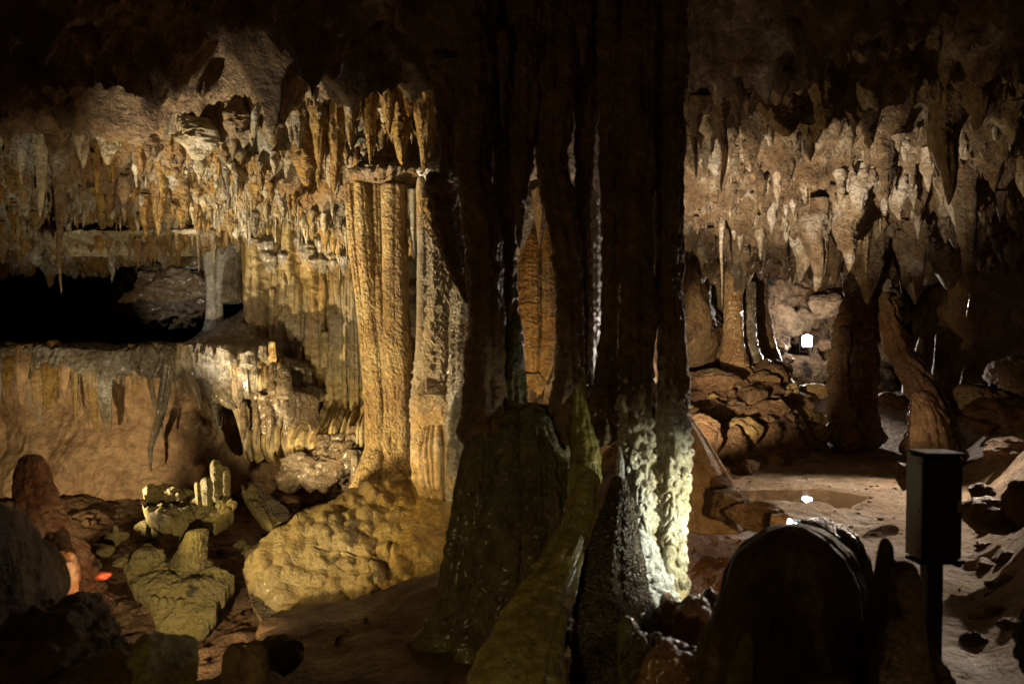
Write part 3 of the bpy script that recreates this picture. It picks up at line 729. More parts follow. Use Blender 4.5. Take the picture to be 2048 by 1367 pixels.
# -- olive organ pipe curtain behind the ledge
oc = empty('flowstone_curtain', P3(620, 870, 8.2), 'olive curtain of organ pipe flowstone next to the golden column', 'flowstone')
sheet('backing', 490, 760, 450, 905, 200, 260, lambda px, py: 8.40 + 0 * px - .55 * np.exp(-((py - 880) / 50) ** 2) - .10 * sstep(560, 820, py),
      lambda x, y, z, px, py: .16 * (np.sqrt(np.abs(perlin(x * 5.5 + .5 * perlin(x * 2, 0, z, 3), 0, z * .35, 91)) + 1e-3)) + .07 * (np.sqrt(np.abs(perlin(x * 13, 0, z * .6, 93)) + 1e-3)) + .03 * fbm(x * 6, y, z * 6, 3, 92), M['drape'], kind=None, parent=None)
adopt(bpy.context.scene.collection.objects[-1], oc)
for i in range(21):
    px = 522 + 208 * (i + .2 + .6 * rng.random()) / 21
    j = rng.random(4)
    top = 500 + 40 * j[0]; bot = 836 + 36 * j[1] - (60 if px < 550 else 0) + (.12 * (px - 620)) - (200 * rng.random() if i % 5 == 2 else 0)
    lean = (px - 560) * .03 + 20 * (j[2] - .3)
    r = 4.5 + 6.5 * j[3]; dj = .10 * rng.random()
    shaft('pipe', ((px - 2, top, 8.42, r * .8), (px + 5 * (j[1] - .5), top + 60, 8.36 - dj, r), (px + lean * .3 + 8 * (j[0] - .5), 640, 8.31 - dj, r * (.85 + .4 * j[2])), (px + lean * .6, 740, 8.28 - dj, r * 1.1), (px + lean, bot - 60, 8.22 - dj, r * 1.1), (px + lean * 1.3, bot, 8.18 - dj, r * .9)), 'drape',
          flutes(1.2, .34, .3, 161 + i, .10, 7, .16, .06), na=48, nz=260, parent=oc, tip=.08)
for i in range(26):
    px = 505 + 235 * rng.random(); py = 470 + 55 * rng.random()
    shaft('knob', ((px, py - 22, 8.4, 8), (px, py, 8.3, 15), (px + 2, py + 34, 8.36, 6)), 'grey', ripples(.3, 9, 181 + i, .3), na=32, nz=28, parent=oc)
# -- the ledge and its fringes
lg = empty('flowstone_ledge', P3(300, 760, 7.7), 'long ledge of grey flowstone with draperies hanging off its front over the salmon wall', 'flowstone')
pxs = np.linspace(-330, 585, 420)[None, :]
xx0 = (pxs - 1024) * S * 7.7
dn = .20 + .16 * perlin(xx0 * 1.1, 3, 0, 231) + .17 * perlin(xx0 * 3.1, 5, 0, 232) + .13 * perlin(xx0 * 8, 1, 0, 233) + .22 * np.exp(-((pxs - 480) / 80) ** 2) + .12 * np.exp(-((pxs - 200) / 40) ** 2)
dn = np.clip(dn, .09, 1)
tv = np.linspace(0, 1, 190)[:, None]
yt = np.interp(tv, [0, .25, .42, .5, .56, .8, .86, 1], [11.8, 9.0, 8.0, 7.75, 7.68, 7.66, 7.74, 8.3]) + 0 * pxs
dr = np.interp(tv, [0, .42, .5, .56, .8, .86, 1], [0, 0, .06, .16, 1.0, .98, .45])
yy = np.stack([smooth1(yt[:, j], 4) for j in range(yt.shape[1])], 1)
zz = 1.94 - dr * (dn + .06) + .07 * perlin(xx0 * .9, yy * .9, 2, 244) + .03 * perlin(xx0 * 3, yy * 2, 2, 245)
xx = xx0 + 0 * yy
dome = .40 * np.exp(-(((pxs - 435) / 78) ** 2)) * np.exp(-((yy - 8.6) / .75) ** 2) * (tv < .56)
fr = sstep(.40, .56, tv) + 0 * pxs
zz = zz + dome - .6 * sstep(530, 590, pxs)
yy = yy + .3 * sstep(540, 585, pxs) - .30 * np.exp(-((pxs - 490) / 80) ** 2) * fr - .10 * np.exp(-((pxs - 180) / 70) ** 2) * fr + .08 * perlin(xx0 * 1.7, 0, 2, 239) * fr
V = np.stack([xx, yy, zz], -1)
wx = xx + .10 * perlin(xx * 2, 0, zz * 3, 7)
h = .05 * fbm(xx * 1.2, yy * 1.2, zz, 3, 231) + fr * (.085 * (np.sqrt(np.abs(perlin(wx * 5.5, 0, zz * .6, 233)) + 1e-3) - .4) + .04 * (np.sqrt(np.abs(perlin(wx * 13, 0, zz * 1.2, 234)) + 1e-3) - .4)) + (1 - fr) * .10 * billow(xx * 2.2, yy * 4.5, zz * 3, 4, 235) + .014 * fbm(xx * 9, yy * 9, zz * 9, 4, 236)
V = displaced(V, h, sign=-1)
adopt(grid_obj('shelf', V, M['grey']), lg)
# draperies: px of root, px of tip, tip py, half width, root py
DR = [(15, 12, 790, 16, 700), (45, 42, 810, 18, 705), (75, 78, 850, 14, 712), (105, 95, 820, 20, 715), (130, 128, 800, 12, 712), (150, 150, 850, 9, 705), (178, 190, 865, 22, 725), (205, 215, 880, 20, 725), (232, 225, 780, 10, 712),
      (262, 262, 760, 8, 705), (285, 282, 750, 9, 705), (310, 305, 752, 8, 702), (338, 300, 945, 13, 705), (362, 352, 780, 10, 703), (378, 398, 820, 15, 705), (402, 428, 848, 17, 708), (425, 437, 868, 19, 708), (448, 450, 800, 13, 712),
      (468, 488, 905, 16, 715), (484, 500, 850, 16, 722), (505, 512, 828, 15, 730), (525, 528, 820, 13, 738), (545, 548, 745, 10, 700), (320, 330, 770, 9, 704), (248, 246, 772, 7, 708), (58, 60, 760, 10, 704), (300, 325, 880, 9, 740)]
for i, (pr, pt, tip, w, root) in enumerate(DR):
    d = 7.68 - .3 * math.exp(-((pr - 500) / 90) ** 2)
    mid = (root + tip) / 2; k = rng.random()
    mat = ('grey', 'drape', 'wavy', 'grey')[i % 4] if pr > 140 else ('crust_ochre', 'salmon', 'wavy')[i % 3]
    shaft('drapery', ((pr, root - 18, d + .1, w * .7), (pr, root + 18, d, w), ((pr * .6 + pt * .4), mid, d + .02, w * .75), (pt, tip - (tip - root) * .2, d + .08, w * .42), (pt + 2, tip, d + .1, 2.0)), mat,
          flutes(1.5, .42, .2, 241 + i, .05, 7, .12), na=64, nz=160, parent=lg, ry=.4 + .4 * k, rot=(k - .5) * 1.2, tip=.04)
for i in range(46):
    pr = -60 + 640 * (i + rng.random()) / 46; d = 7.66 - .3 * math.exp(-((pr - 500) / 90) ** 2) + .1 * rng.random()
    L = 22 + 75 * rng.random() ** 2; w = 5 + 8 * rng.random(); root = 712 + 26 * rng.random(); sw = 14 * (rng.random() - .5)
    shaft('drapery', ((pr, root - 22, d + .08, w * .8), (pr, root, d, w), (pr + sw * .5, root + L * .6, d + .03, w * .6), (pr + sw, root + L, d + .06, 1.5)), 'grey' if pr > 140 and rng.random() < .7 else 'wavy',
          flutes(1.5, .42, .2, 901 + i, .05, 7, .12), na=40, nz=70, parent=lg, ry=.4 + .5 * rng.random(), rot=rng.random() - .5, tip=.05)
# low step under the ledge
st = empty('flowstone_mound', P3(540, 890, 7.3), 'low stepped flowstone hung with drips, two round stubs on top, below the ledge', 'flowstone')
def cascade(name, parent, px0, px1, d0, curve, top, depth, mat, seed, nx=200, nv=150, back=1.0):
    """a bulging lip of flowstone whose front hangs in fused drips"""
    p = np.linspace(px0, px1, nx)[None, :]; tv = np.linspace(0, 1, nv)[:, None]
    q = (p - (px0 + px1) / 2) / ((px1 - px0) / 2)
    x = (p - 1024) * S * d0 + 0 * tv
    y = np.interp(tv, [0, .3, .45, .85, .92, 1], [back, .25, 0, .03, .12, back]) + d0 + curve * q ** 2
    zt = float(P3(px0, top, d0)[2]) - .10 * q ** 4 + .03 * perlin(p * .05, 0, 0, seed)
    zz_ = depth * (.55 + .45 * perlin(x * 3.2, 0, 0, seed + 1) + .45 * perlin(x * 9, 0, 0, seed + 2)) + .12
    z = zt - np.interp(tv, [0, .3, .45, .85, .92, 1], [-.05, .0, .10, 1, .97, .6]) * zz_
    V = np.stack([x, y + 0 * x, z], -1); f = sstep(.3, .5, tv) + 0 * x
    wx = x + .06 * perlin(x * 3, 0, z * 4, seed + 3)
    h = f * (.07 * (np.sqrt(np.abs(perlin(wx * 7, 0, z * .8, seed + 4)) + 1e-3) - .4) + .035 * (np.sqrt(np.abs(perlin(wx * 17, 0, z * 1.5, seed + 5)) + 1e-3) - .4)) + (1 - f) * .05 * billow(x * 4, y * 5, z, 3, seed + 6) + .012 * fbm(x * 11, y * 11, z * 11, 4, seed + 7)
    V = displaced(V, h, sign=-1)
    return adopt(grid_obj(name, V, M[mat]), parent)


cascade('step', st, 452, 612, 7.3, .45, 778, .55, 'wetbrown', 281)
cascade('step', st, 470, 600, 7.55, .4, 722, .34, 'grey', 287)
for i, px in enumerate((486, 511, 540, 572)):
    shaft('drip', ((px, 800, 7.36, 6), (px + 1, 840, 7.31, 6 + 4 * rng.random()), (px + 14 * (rng.random() - .5), 860 + 50 * rng.random(), 7.36, 2)), 'wetbrown', flutes(1.3, .4, .2, 283 + i), na=36, nz=70, parent=st)
shaft('stub', ((546, 722, 7.35, 6), (546, 745, 7.33, 9), (545, 790, 7.3, 11)), 'wetbrown', ripples(.3, 9, 295), na=40, nz=50, parent=st, tip=.15)
shaft('stub', ((568, 728, 7.3, 8), (568, 750, 7.28, 13), (570, 800, 7.25, 17)), 'wetbrown', ripples(.4, 11, 296), na=40, nz=50, parent=st, tip=.15)
solo('stalagmite', 'stalagmite', 'short stub on the far end of the ledge above ochre draperies', ((107, 678, 7.8, 9), (108, 695, 7.78, 12), (106, 730, 7.75, 18)), 'crust_ochre', ripples(.3, 10, 297), na=40, nz=50, tip=.12)
wcol = empty('cave_column', P3(425, 605, 8.5), 'small white column between the ledge dome and the ceiling fringe', 'column')
shaft('shaft', ((416, 460, 8.5, 16), (420, 520, 8.5, 12), (424, 580, 8.45, 9), (426, 640, 8.4, 13), (428, 690, 8.35, 30)), 'white', flutes(1.5, .35, .2, 301), na=60, nz=120, parent=wcol, tip=.01)
shaft('fold', ((446, 460, 8.52, 14), (444, 520, 8.52, 11), (438, 590, 8.48, 6), (432, 660, 8.42, 16)), 'white', flutes(1.5, .35, .2, 303), na=60, nz=120, parent=wcol, tip=.01)
shaft('flange', ((482, 450, 8.6, 10), (466, 500, 8.58, 16), (458, 560, 8.58, 24), (450, 610, 8.6, 34)), 'grey', hooks(305, 6, 8, .2, .15), na=80, nz=120, parent=wcol, ry=.7)

# ------------------------------------------------------------------ slabs and rocks
def outline_slab(name, pts, thick, mat, disp=None, bulge=.0, na=260, nr=60, jag=.02, seed=1, label=None, cat=None, parent=None, center=None, group=None, ns=.03):
    """a plate with an uneven outline: pts are px, py, depth round the edge"""
    w = np.array([P3(*p) for p in pts])
    w = np.concatenate([w, w[:1]])
    s = np.concatenate([[0], np.cumsum(np.linalg.norm(np.diff(w, axis=0), axis=1))])
    t = np.linspace(0, s[-1], na, endpoint=False)
    b = np.stack([np.interp(t, s, w[:, k]) for k in range(3)], 1)
    k = max(1, na // 60)
    ker = np.hanning(2 * k + 3)[1:-1]; ker /= ker.sum()
    b = np.stack([np.convolve(np.concatenate([b[-k:, j], b[:, j], b[:k, j]]), ker, 'valid') for j in range(3)], 1)
    c = P3(*center) if center else b.mean(0)
    nrm = np.zeros(3)
    for i in range(na):
        nrm += np.cross(b[i] - c, b[(i + 1) % na] - c)
    nrm /= np.linalg.norm(nrm)
    if nrm[1] > 0: nrm = -nrm
    b = b + (b - c) * (fbm(b[:, 0] * 5, b[:, 1] * 5, b[:, 2] * 5, 4, seed) * jag * 4)[:, None]
    rr = np.concatenate([np.linspace(.002, 1, nr), [1.0, .995, .96, .85, .5, .01]])
    dep = np.concatenate([np.zeros(nr), np.array([.35, .7, .95, 1, 1, 1])]) * thick
    V = c + (b - c)[None] * rr[:, None, None] - nrm * dep[:, None, None]
    edge = np.sqrt(np.clip(1 - rr[:nr] ** 2, 0, 1))[:, None]
    h = bulge * edge + ns * fbm(V[:nr, :, 0] * 6, V[:nr, :, 1] * 6, V[:nr, :, 2] * 6, 5, seed + 3, .6)
    if disp is not None:
        h = h + disp(V[:nr, :, 0], V[:nr, :, 1], V[:nr, :, 2]) * np.minimum(edge * 3, 1)
    V[:nr] += nrm * h[..., None]
    q = grid_quads(len(rr), na, True)
    cr = np.cross(V[1, 1] - V[1, 0], V[2, 0] - V[1, 0])
    if np.dot(cr, nrm) < 0: q = q[:, ::-1]
    o = mesh_obj(name, V.reshape(-1, 3), q, M[mat], None)
    if parent: adopt(o, parent)
    if label: tag(o, label, cat, group)
    return o


def rock(px, py, d, rx, rz=None, ry=None, seed=1, mat='rubble', label=None, cat='rock', group=None, sub=5, rough=.3, facets=9, fine=.05, name='rock', rot=None, parent=None, cut=.8):
    a = P3(px, py, d); k = S * d
    rz = rz or rx; ry = ry or rx
    v, f = rock_verts(sub, seed, rough, facets, (rx * k, ry * k, rz * k), fine, cut)
    v = rotz(v, rot if rot is not None else 0)
    o = mesh_obj(name, v + a, None, M[mat], None, f)
    if parent: adopt(o, parent)
    elif label: tag(o, label, cat, group)
    return o


def scales(x, y, z):
    # overlapping cushions running down the slope
    x = x + .16 * perlin(x * .9, y * .9, z, 317); y = y + .22 * perlin(x * .8, y * .8, z, 318)
    u = (x * 3.4 + y * 1.6) * 2.3 + .35 * perlin(x * 1.4, y * 1.4, z, 311); v = (-x * .9 + y * 2.2 + z * 3.2) * 1.7 + .35 * perlin(x * 1.4, y * 1.4, z, 312)
    f1, f2, cid = worley2(u + .25 * perlin(u * 1.3, v * 1.3, 0, 5), v, 17, 1.0)
    f1b, f2b, cb = worley2(u * 2.1 + 5, v * 2.1, 23, 1.0)
    g = (sstep(-.55, -1.1, x) * .75 + .25) * np.clip(.75 + .7 * perlin(x * 1.3, y * 1.3, z, 319), .2, 1.3)
    return g * (.020 * np.sqrt(np.clip(1 - (f1 / .85) ** 2, 0, 1)) * (.2 + .8 * cid / 255.0) + .048 * np.exp(-3.4 * f1 * f1) + .06 * perlin(u * .8, v * .5, 0, 341) + .03 * np.abs(perlin(u * .6, v * 1.3, 3, 342)) + .022 * np.sqrt(np.clip(1 - f1b ** 2, 0, 1))) - .03 * np.clip(.06 - np.abs(perlin(x * 1.1 + z, y * .8, z * 2.5, 313)), 0, .06) / .06 * (y < 5.6)


ym = empty('flowstone_mound', P3(720, 1150, 5.4), 'broad sloping mound of yellow cushioned flowstone below the golden column', 'flowstone')
outline_slab('slope', [(486, 1110, 5.5), (560, 1058, 5.75), (640, 1012, 6.1), (740, 974, 6.5), (815, 953, 6.6), (880, 985, 6.35), (925, 1018, 5.95), (922, 1110, 5.2), (905, 1185, 4.9), (800, 1225, 4.85), (690, 1262, 4.8), (600, 1268, 4.8), (550, 1232, 4.95), (498, 1188, 5.15)],
             .4, 'mound', scales, .09, na=560, nr=240, jag=.012, seed=321, ns=.008, parent=ym, center=(720, 1110, 5.5))
outline_slab('crystal_rim', [(494, 1186, 5.10), (550, 1228, 4.92), (600, 1262, 4.78), (604, 1284, 4.76), (548, 1256, 4.9), (500, 1212, 5.08)], .12, 'sparkle', lambda x, y, z: .03 * fbm(x * 20, y * 20, z * 20, 3, 5), .02, 160, 24, .02, 323, parent=ym)
outline_slab('lip', [(560, 1056, 5.72), (640, 1010, 6.06), (690, 1000, 6.2), (672, 1024, 6.0), (600, 1062, 5.7)], .08, 'slab', None, .02, 160, 24, .04, 325, parent=ym)
outline_slab('flowstone_sheet', [(520, 1280, 4.5), (580, 1266, 4.7), (700, 1245, 4.75), (800, 1212, 4.8), (905, 1172, 4.8), (990, 1240, 4.25), (1030, 1430, 3.3), (700, 1450, 3.2), (560, 1450, 3.3), (500, 1350, 4.0)], .16, 'pit',
             lambda x, y, z: .16 * fbm(x * 1.7, y * 1.7, z * 1.7, 5, 331) + .06 * billow(x * 5, y * 5, z * 5, 3, 332) - .16 * np.clip(.07 - np.abs(perlin(x * 2.2 + .8 * y, y * .5, 0, 333)), 0, .07) / .07 * (perlin(x * 1.2, y * 1.2, 3, 334) > 0), .1, 360, 120, .03, 335,
             'brown cracked flowstone sheet sloping down in front of the yellow mound', 'flowstone')

# -- broken slabs in the pit
sa = empty('broken_slab', P3(375, 1030, 5.6), 'tilted broken slab with five rounded stubs standing on its end', 'slab')
outline_slab('plate', [(278, 1022, 5.55), (290, 978, 5.7), (330, 965, 5.8), (400, 985, 5.85), (468, 992, 5.75), (472, 1012, 5.6), (430, 1040, 5.5), (340, 1042, 5.45)], .16, 'slab', lambda x, y, z: .05 * billow(x * 5, y * 5, z * 5, 3, 341) - .05 * np.exp(-((z - .78) / .04) ** 2), .03, 220, 50, .05, 342, parent=sa)
for i, (px, y0, y1, r) in enumerate(((396, 962, 995, 6), (414, 953, 995, 12), (433, 917, 985, 12), (452, 930, 995, 9), (442, 955, 998, 5))):
    shaft('stub', ((px - 2, y0, 5.62, r * .8), (px, y0 + 14, 5.62, r), (px + 1, y1, 5.62, r * .9), (px + 2, y1 + 22, 5.6, r * .8)), 'slab', ripples(.16, 12, 343 + i, .2), na=44, nz=60, parent=sa, tip=.16)
for i in range(9):
    rock(440 + 34 * rng.random(), 1005 + 18 * rng.random(), 5.5, 5 + 4 * rng.random(), seed=350 + i, mat='slab', parent=sa, sub=3, name='nodule', facets=0)
sb = empty('broken_slab', P3(535, 1060, 5.9), 'wedge of broken flowstone leaning on edge, its crumbly side toward the yellow mound', 'slab')
outline_slab('plate', [(474, 970, 6.0), (500, 968, 6.0), (560, 1000, 5.95), (574, 1020, 5.9), (560, 1062, 5.75), (548, 1066, 5.7), (520, 1040, 5.8)], .14, 'slab', lambda x, y, z: .02 * fbm(x * 8, y * 8, z * 8, 3, 361), .02, 180, 40, .04, 362, parent=sb)
for i in range(14):
    t = i / 13
    shaft('crystal', ((520 + 52 * t, 976 + 38 * t, 5.9, 3), (522 + 52 * t, 990 + 40 * t, 5.86, 5), (520 + 50 * t, 1008 + 44 * t, 5.84, 4)), 'sparkle', ripples(.3, 20, 363 + i, .3), na=20, nz=24, parent=sb)
sc_ = empty('broken_slab', P3(360, 1250, 4.9), 'big three cornered slab facing up, with a thick stub on top and a ring of small fingers', 'slab')
outline_slab('plate', [(248, 1150, 5.1), (258, 1112, 5.25), (300, 1095, 5.3), (330, 1120, 5.3), (390, 1108, 5.35), (466, 1150, 5.2), (450, 1190, 5.0), (415, 1245, 4.8), (352, 1280, 4.7), (312, 1245, 4.8), (296, 1200, 4.9)], .16, 'slab', lambda x, y, z: .05 * fbm(x * 3, y * 3, z * 3, 4, 371), .06, 260, 70, .04, 372, parent=sc_)
rock(290, 1120, 5.15, 36, 32, 30, 373, 'slab', parent=sc_, name='lump', rough=.4)
shaft('stub', ((396, 1058, 5.3, 16), (392, 1075, 5.28, 20), (385, 1100, 5.25, 25), (376, 1135, 5.15, 34)), 'slab', hooks(375, 16, 18, .2, .2, 1.5, .2), na=110, nz=110, parent=sc_, tip=.06)
for i, (px, py, r) in enumerate(((308, 1190, 9), (327, 1194, 7), (342, 1196, 6), (358, 1196, 9), (374, 1204, 9), (382, 1218, 9), (378, 1232, 8), (364, 1238, 7))):
    shaft('finger', ((px, py, 4.86, r * .7), (px + 1, py + 8, 4.86, r), (px + 2, py + 30, 4.88, r * .9)), 'slab', ripples(.15, 14, 377 + i), na=32, nz=36, parent=sc_, tip=.2)

# small broken fingers lying about in the pit
for i, (px, py, d, a, l, r) in enumerate(((225, 1075, 5.6, .2, 60, 12), (200, 1100, 5.4, -.1, 48, 14), (290, 1052, 5.9, .1, 36, 12), (320, 1058, 5.9, -.3, 26, 10), (160, 1090, 5.5, .4, 30, 14), (405, 1050, 5.75, 1.2, 26, 9), (370, 1078, 5.6, 1.3, 34, 11), (430, 1058, 5.7, .6, 30, 10),
                                              (245, 1125, 5.2, .2, 36, 9), (180, 1125, 5.2, -.2, 40, 10), (500, 1100, 5.6, .1, 34, 9), (480, 1088, 5.8, .3, 26, 8))):
    dx = math.cos(a) * l / 2; dy = math.sin(a) * l / 2
    a0 = P3(px - dx, py + dy, d); a1 = P3(px + dx, py - dy, d - .1)
    v, f = rock_verts(4, 390 + i, .3, 2, (l * S * d * .55, r * S * d, r * S * d), .05)
    ca, sa_ = math.cos(a), math.sin(a)
    v = np.stack([v[:, 0] * ca - v[:, 2] * sa_, v[:, 1], v[:, 0] * sa_ + v[:, 2] * ca], 1)
    tag(mesh_obj('broken_stalactite', v + P3(px, py, d), None, M['slab'], None, f), 'stubby broken stalactite piece lying among the slabs in the pit', 'stalactite', 'broken pieces lying in the pit')
for i, (px, y0, y1, d, r) in enumerate(((232, 1050, 1085, 5.55, 5), (292, 1046, 1072, 5.85, 9), (312, 1048, 1075, 5.85, 8), (712, 900, 975, 7.1, 10), (732, 905, 972, 7.1, 12), (722, 930, 975, 7.0, 8))):
    lab = 'small stub stalagmite standing between the pit slabs' if i < 3 else 'small stub stalagmite against the foot of the golden column'
    solo('stalagmite', 'stalagmite', lab, ((px, y0, d, r * .7), (px, y0 + 10, d, r), (px + 1, y1, d, r * 1.1), (px + 1, y1 + 14, d, r * 1.3)), 'grey' if i > 2 else 'slab', ripples(.2, 10, 401 + i), 'stubs in the pit' if i < 3 else 'stubs by the golden column', na=40, nz=60, tip=.15)

# reddish stump with glowing calcite beside it
solo('stalagmite', 'stalagmite', 'reddish brown knobbly stump rising at the dark edge of the pit', ((62, 905, 5.0, 20), (66, 960, 5.0, 34), (86, 1040, 4.95, 44), (110, 1110, 4.9, 62), (105, 1200, 4.8, 90), (90, 1300, 4.7, 110)), 'reddish', ripples(.3, 8, 411, .35), na=150, nz=220)
rock(128, 1150, 4.55, 38, 44, 30, 413, 'glow', 'smooth orange calcite lump glowing beside the reddish stump', 'calcite', name='calcite_lump', rough=.35, facets=4, fine=.02)
rock(205, 1150, 4.7, 16, 9, 12, 415, 'redflake', 'small bright red flake of calcite by the slabs', 'calcite', name='calcite_flake', facets=6, sub=4)

# shaded rocks nearest the viewer
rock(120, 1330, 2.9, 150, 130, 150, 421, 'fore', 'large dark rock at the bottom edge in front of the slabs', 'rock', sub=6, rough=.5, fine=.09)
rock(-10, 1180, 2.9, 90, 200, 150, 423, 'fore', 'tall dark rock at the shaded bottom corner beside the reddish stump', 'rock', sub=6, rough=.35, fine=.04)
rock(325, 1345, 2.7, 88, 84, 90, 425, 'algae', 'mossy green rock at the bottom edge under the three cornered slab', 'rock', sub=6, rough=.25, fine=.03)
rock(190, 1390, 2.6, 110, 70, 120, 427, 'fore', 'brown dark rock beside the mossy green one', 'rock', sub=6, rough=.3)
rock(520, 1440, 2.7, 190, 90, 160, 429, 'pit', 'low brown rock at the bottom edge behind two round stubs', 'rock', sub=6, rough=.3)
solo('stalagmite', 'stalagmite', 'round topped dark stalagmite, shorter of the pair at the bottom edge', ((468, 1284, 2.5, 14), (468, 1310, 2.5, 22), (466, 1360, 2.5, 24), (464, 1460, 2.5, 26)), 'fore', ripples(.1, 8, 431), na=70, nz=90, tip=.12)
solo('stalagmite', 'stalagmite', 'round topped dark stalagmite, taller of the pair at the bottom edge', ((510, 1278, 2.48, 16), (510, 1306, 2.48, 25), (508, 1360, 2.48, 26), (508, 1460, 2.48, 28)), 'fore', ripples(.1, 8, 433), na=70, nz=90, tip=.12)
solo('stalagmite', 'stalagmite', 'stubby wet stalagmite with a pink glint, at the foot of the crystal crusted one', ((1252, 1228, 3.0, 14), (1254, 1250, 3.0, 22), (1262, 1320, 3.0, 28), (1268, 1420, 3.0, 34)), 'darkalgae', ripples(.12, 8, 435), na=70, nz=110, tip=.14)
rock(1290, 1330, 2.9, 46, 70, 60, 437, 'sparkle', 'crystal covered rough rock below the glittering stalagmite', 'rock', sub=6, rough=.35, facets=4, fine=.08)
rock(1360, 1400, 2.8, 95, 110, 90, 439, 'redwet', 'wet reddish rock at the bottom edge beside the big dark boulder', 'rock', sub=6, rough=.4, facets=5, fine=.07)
rock(1400, 1265, 3.2, 58, 62, 60, 441, 'redwet', 'wet red brown rock with a round knob, below the white column foot', 'rock', sub=6, rough=.35, facets=4, fine=.06)
rock(1345, 1240, 3.5, 40, 48, 46, 443, 'redwet', 'wet brown lump right against the white column foot', 'rock', sub=5, rough=.35, facets=3, fine=.06)
solo('stalagmite', 'stalagmite', 'little knob stalagmite with a bright spot beside the white column foot', ((1418, 1172, 3.35, 9), (1420, 1186, 3.35, 16), (1418, 1220, 3.35, 20), (1416, 1280, 3.35, 26)), 'redwet', ripples(.1, 8, 445), na=60, nz=60, tip=.2)
solo('stalagmite', 'stalagmite', 'low round knob stalagmite between the boulder and its neighbour knob', ((1446, 1180, 3.3, 6), (1447, 1192, 3.3, 12), (1446, 1230, 3.3, 16), (1440, 1280, 3.3, 22)), 'redwet', ripples(.1, 8, 447), na=60, nz=60, tip=.2)
# great boulder hiding a lamp
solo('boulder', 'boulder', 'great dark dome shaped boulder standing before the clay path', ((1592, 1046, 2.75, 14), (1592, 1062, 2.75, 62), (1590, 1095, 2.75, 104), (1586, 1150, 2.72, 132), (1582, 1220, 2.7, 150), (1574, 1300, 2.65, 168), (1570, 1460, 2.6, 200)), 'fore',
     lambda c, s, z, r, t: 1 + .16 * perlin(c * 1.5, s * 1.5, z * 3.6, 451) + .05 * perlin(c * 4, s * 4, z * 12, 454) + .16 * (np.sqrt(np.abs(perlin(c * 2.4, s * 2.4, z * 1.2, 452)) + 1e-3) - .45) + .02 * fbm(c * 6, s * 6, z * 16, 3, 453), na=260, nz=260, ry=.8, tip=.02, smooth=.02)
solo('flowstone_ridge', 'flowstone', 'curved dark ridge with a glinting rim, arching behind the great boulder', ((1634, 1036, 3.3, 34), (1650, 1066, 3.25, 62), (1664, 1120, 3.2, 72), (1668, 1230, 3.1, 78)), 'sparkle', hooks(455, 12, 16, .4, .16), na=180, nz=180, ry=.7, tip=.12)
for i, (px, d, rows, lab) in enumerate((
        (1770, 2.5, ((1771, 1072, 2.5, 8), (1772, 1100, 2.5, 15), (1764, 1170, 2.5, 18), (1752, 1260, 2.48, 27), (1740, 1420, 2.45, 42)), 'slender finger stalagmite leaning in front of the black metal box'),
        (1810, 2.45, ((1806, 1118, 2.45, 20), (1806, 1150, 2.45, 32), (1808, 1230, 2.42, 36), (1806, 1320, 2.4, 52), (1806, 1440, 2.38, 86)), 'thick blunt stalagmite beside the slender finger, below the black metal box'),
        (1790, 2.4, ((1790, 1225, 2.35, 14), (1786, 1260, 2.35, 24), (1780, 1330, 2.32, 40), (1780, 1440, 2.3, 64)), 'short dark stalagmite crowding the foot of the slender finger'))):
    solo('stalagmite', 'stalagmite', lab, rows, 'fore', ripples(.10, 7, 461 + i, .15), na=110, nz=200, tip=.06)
rock(1830, 1400, 2.5, 105, 90, 70, 466, 'fore', 'dark lump of rock round the foot of the metal post', 'rock', sub=6, rough=.4, fine=.07)
rock(1650, 1400, 2.3, 70, 70, 60, 465, 'fore', 'dark rough rock at the bottom edge below the great boulder', 'rock', sub=6, rough=.4)
solo('stalagmite', 'stalagmite', 'small ochre ridge stalagmite leaning on the great boulder', ((1497, 1262, 2.55, 8), (1490, 1300, 2.5, 16), (1476, 1380, 2.45, 26), (1468, 1460, 2.4, 36)), 'algae', ripples(.2, 7, 467, .3), na=70, nz=110)

# -- rocks and wet skirts round the red earth hollow
sk = solo('flowstone_mound', 'flowstone', 'wet pinkish flowstone skirt running down behind the white column foot', ((1352, 820, 5.4, 20), (1372, 870, 5.4, 34), (1392, 930, 5.35, 52), (1410, 1000, 5.3, 74), (1420, 1060, 5.25, 90)), 'salmon', flutes(1.8, .3, .3, 471, .05), na=160, nz=180, ry=.7)
rock(1515, 1030, 4.7, 72, 34, 50, 473, 'rubble', 'low brown rock bounding the red earth hollow, nearest the puddle', 'rock', sub=6, rough=.3)
rock(1462, 1010, 4.9, 44, 32, 40, 475, 'rubble', 'brown wedge of rock between pinkish skirt and red earth hollow', 'rock', sub=5, rough=.35)
rock(1440, 985, 5.2, 30, 44, 30, 477, 'rubble', 'upright brown block leaning beside the pinkish skirt', 'rock', sub=5, rough=.35)
rock(1566, 1050, 4.2, 30, 26, 30, 479, 'rubble', 'small brown rock just behind the top of the great boulder', 'rock', sub=5, rough=.35)

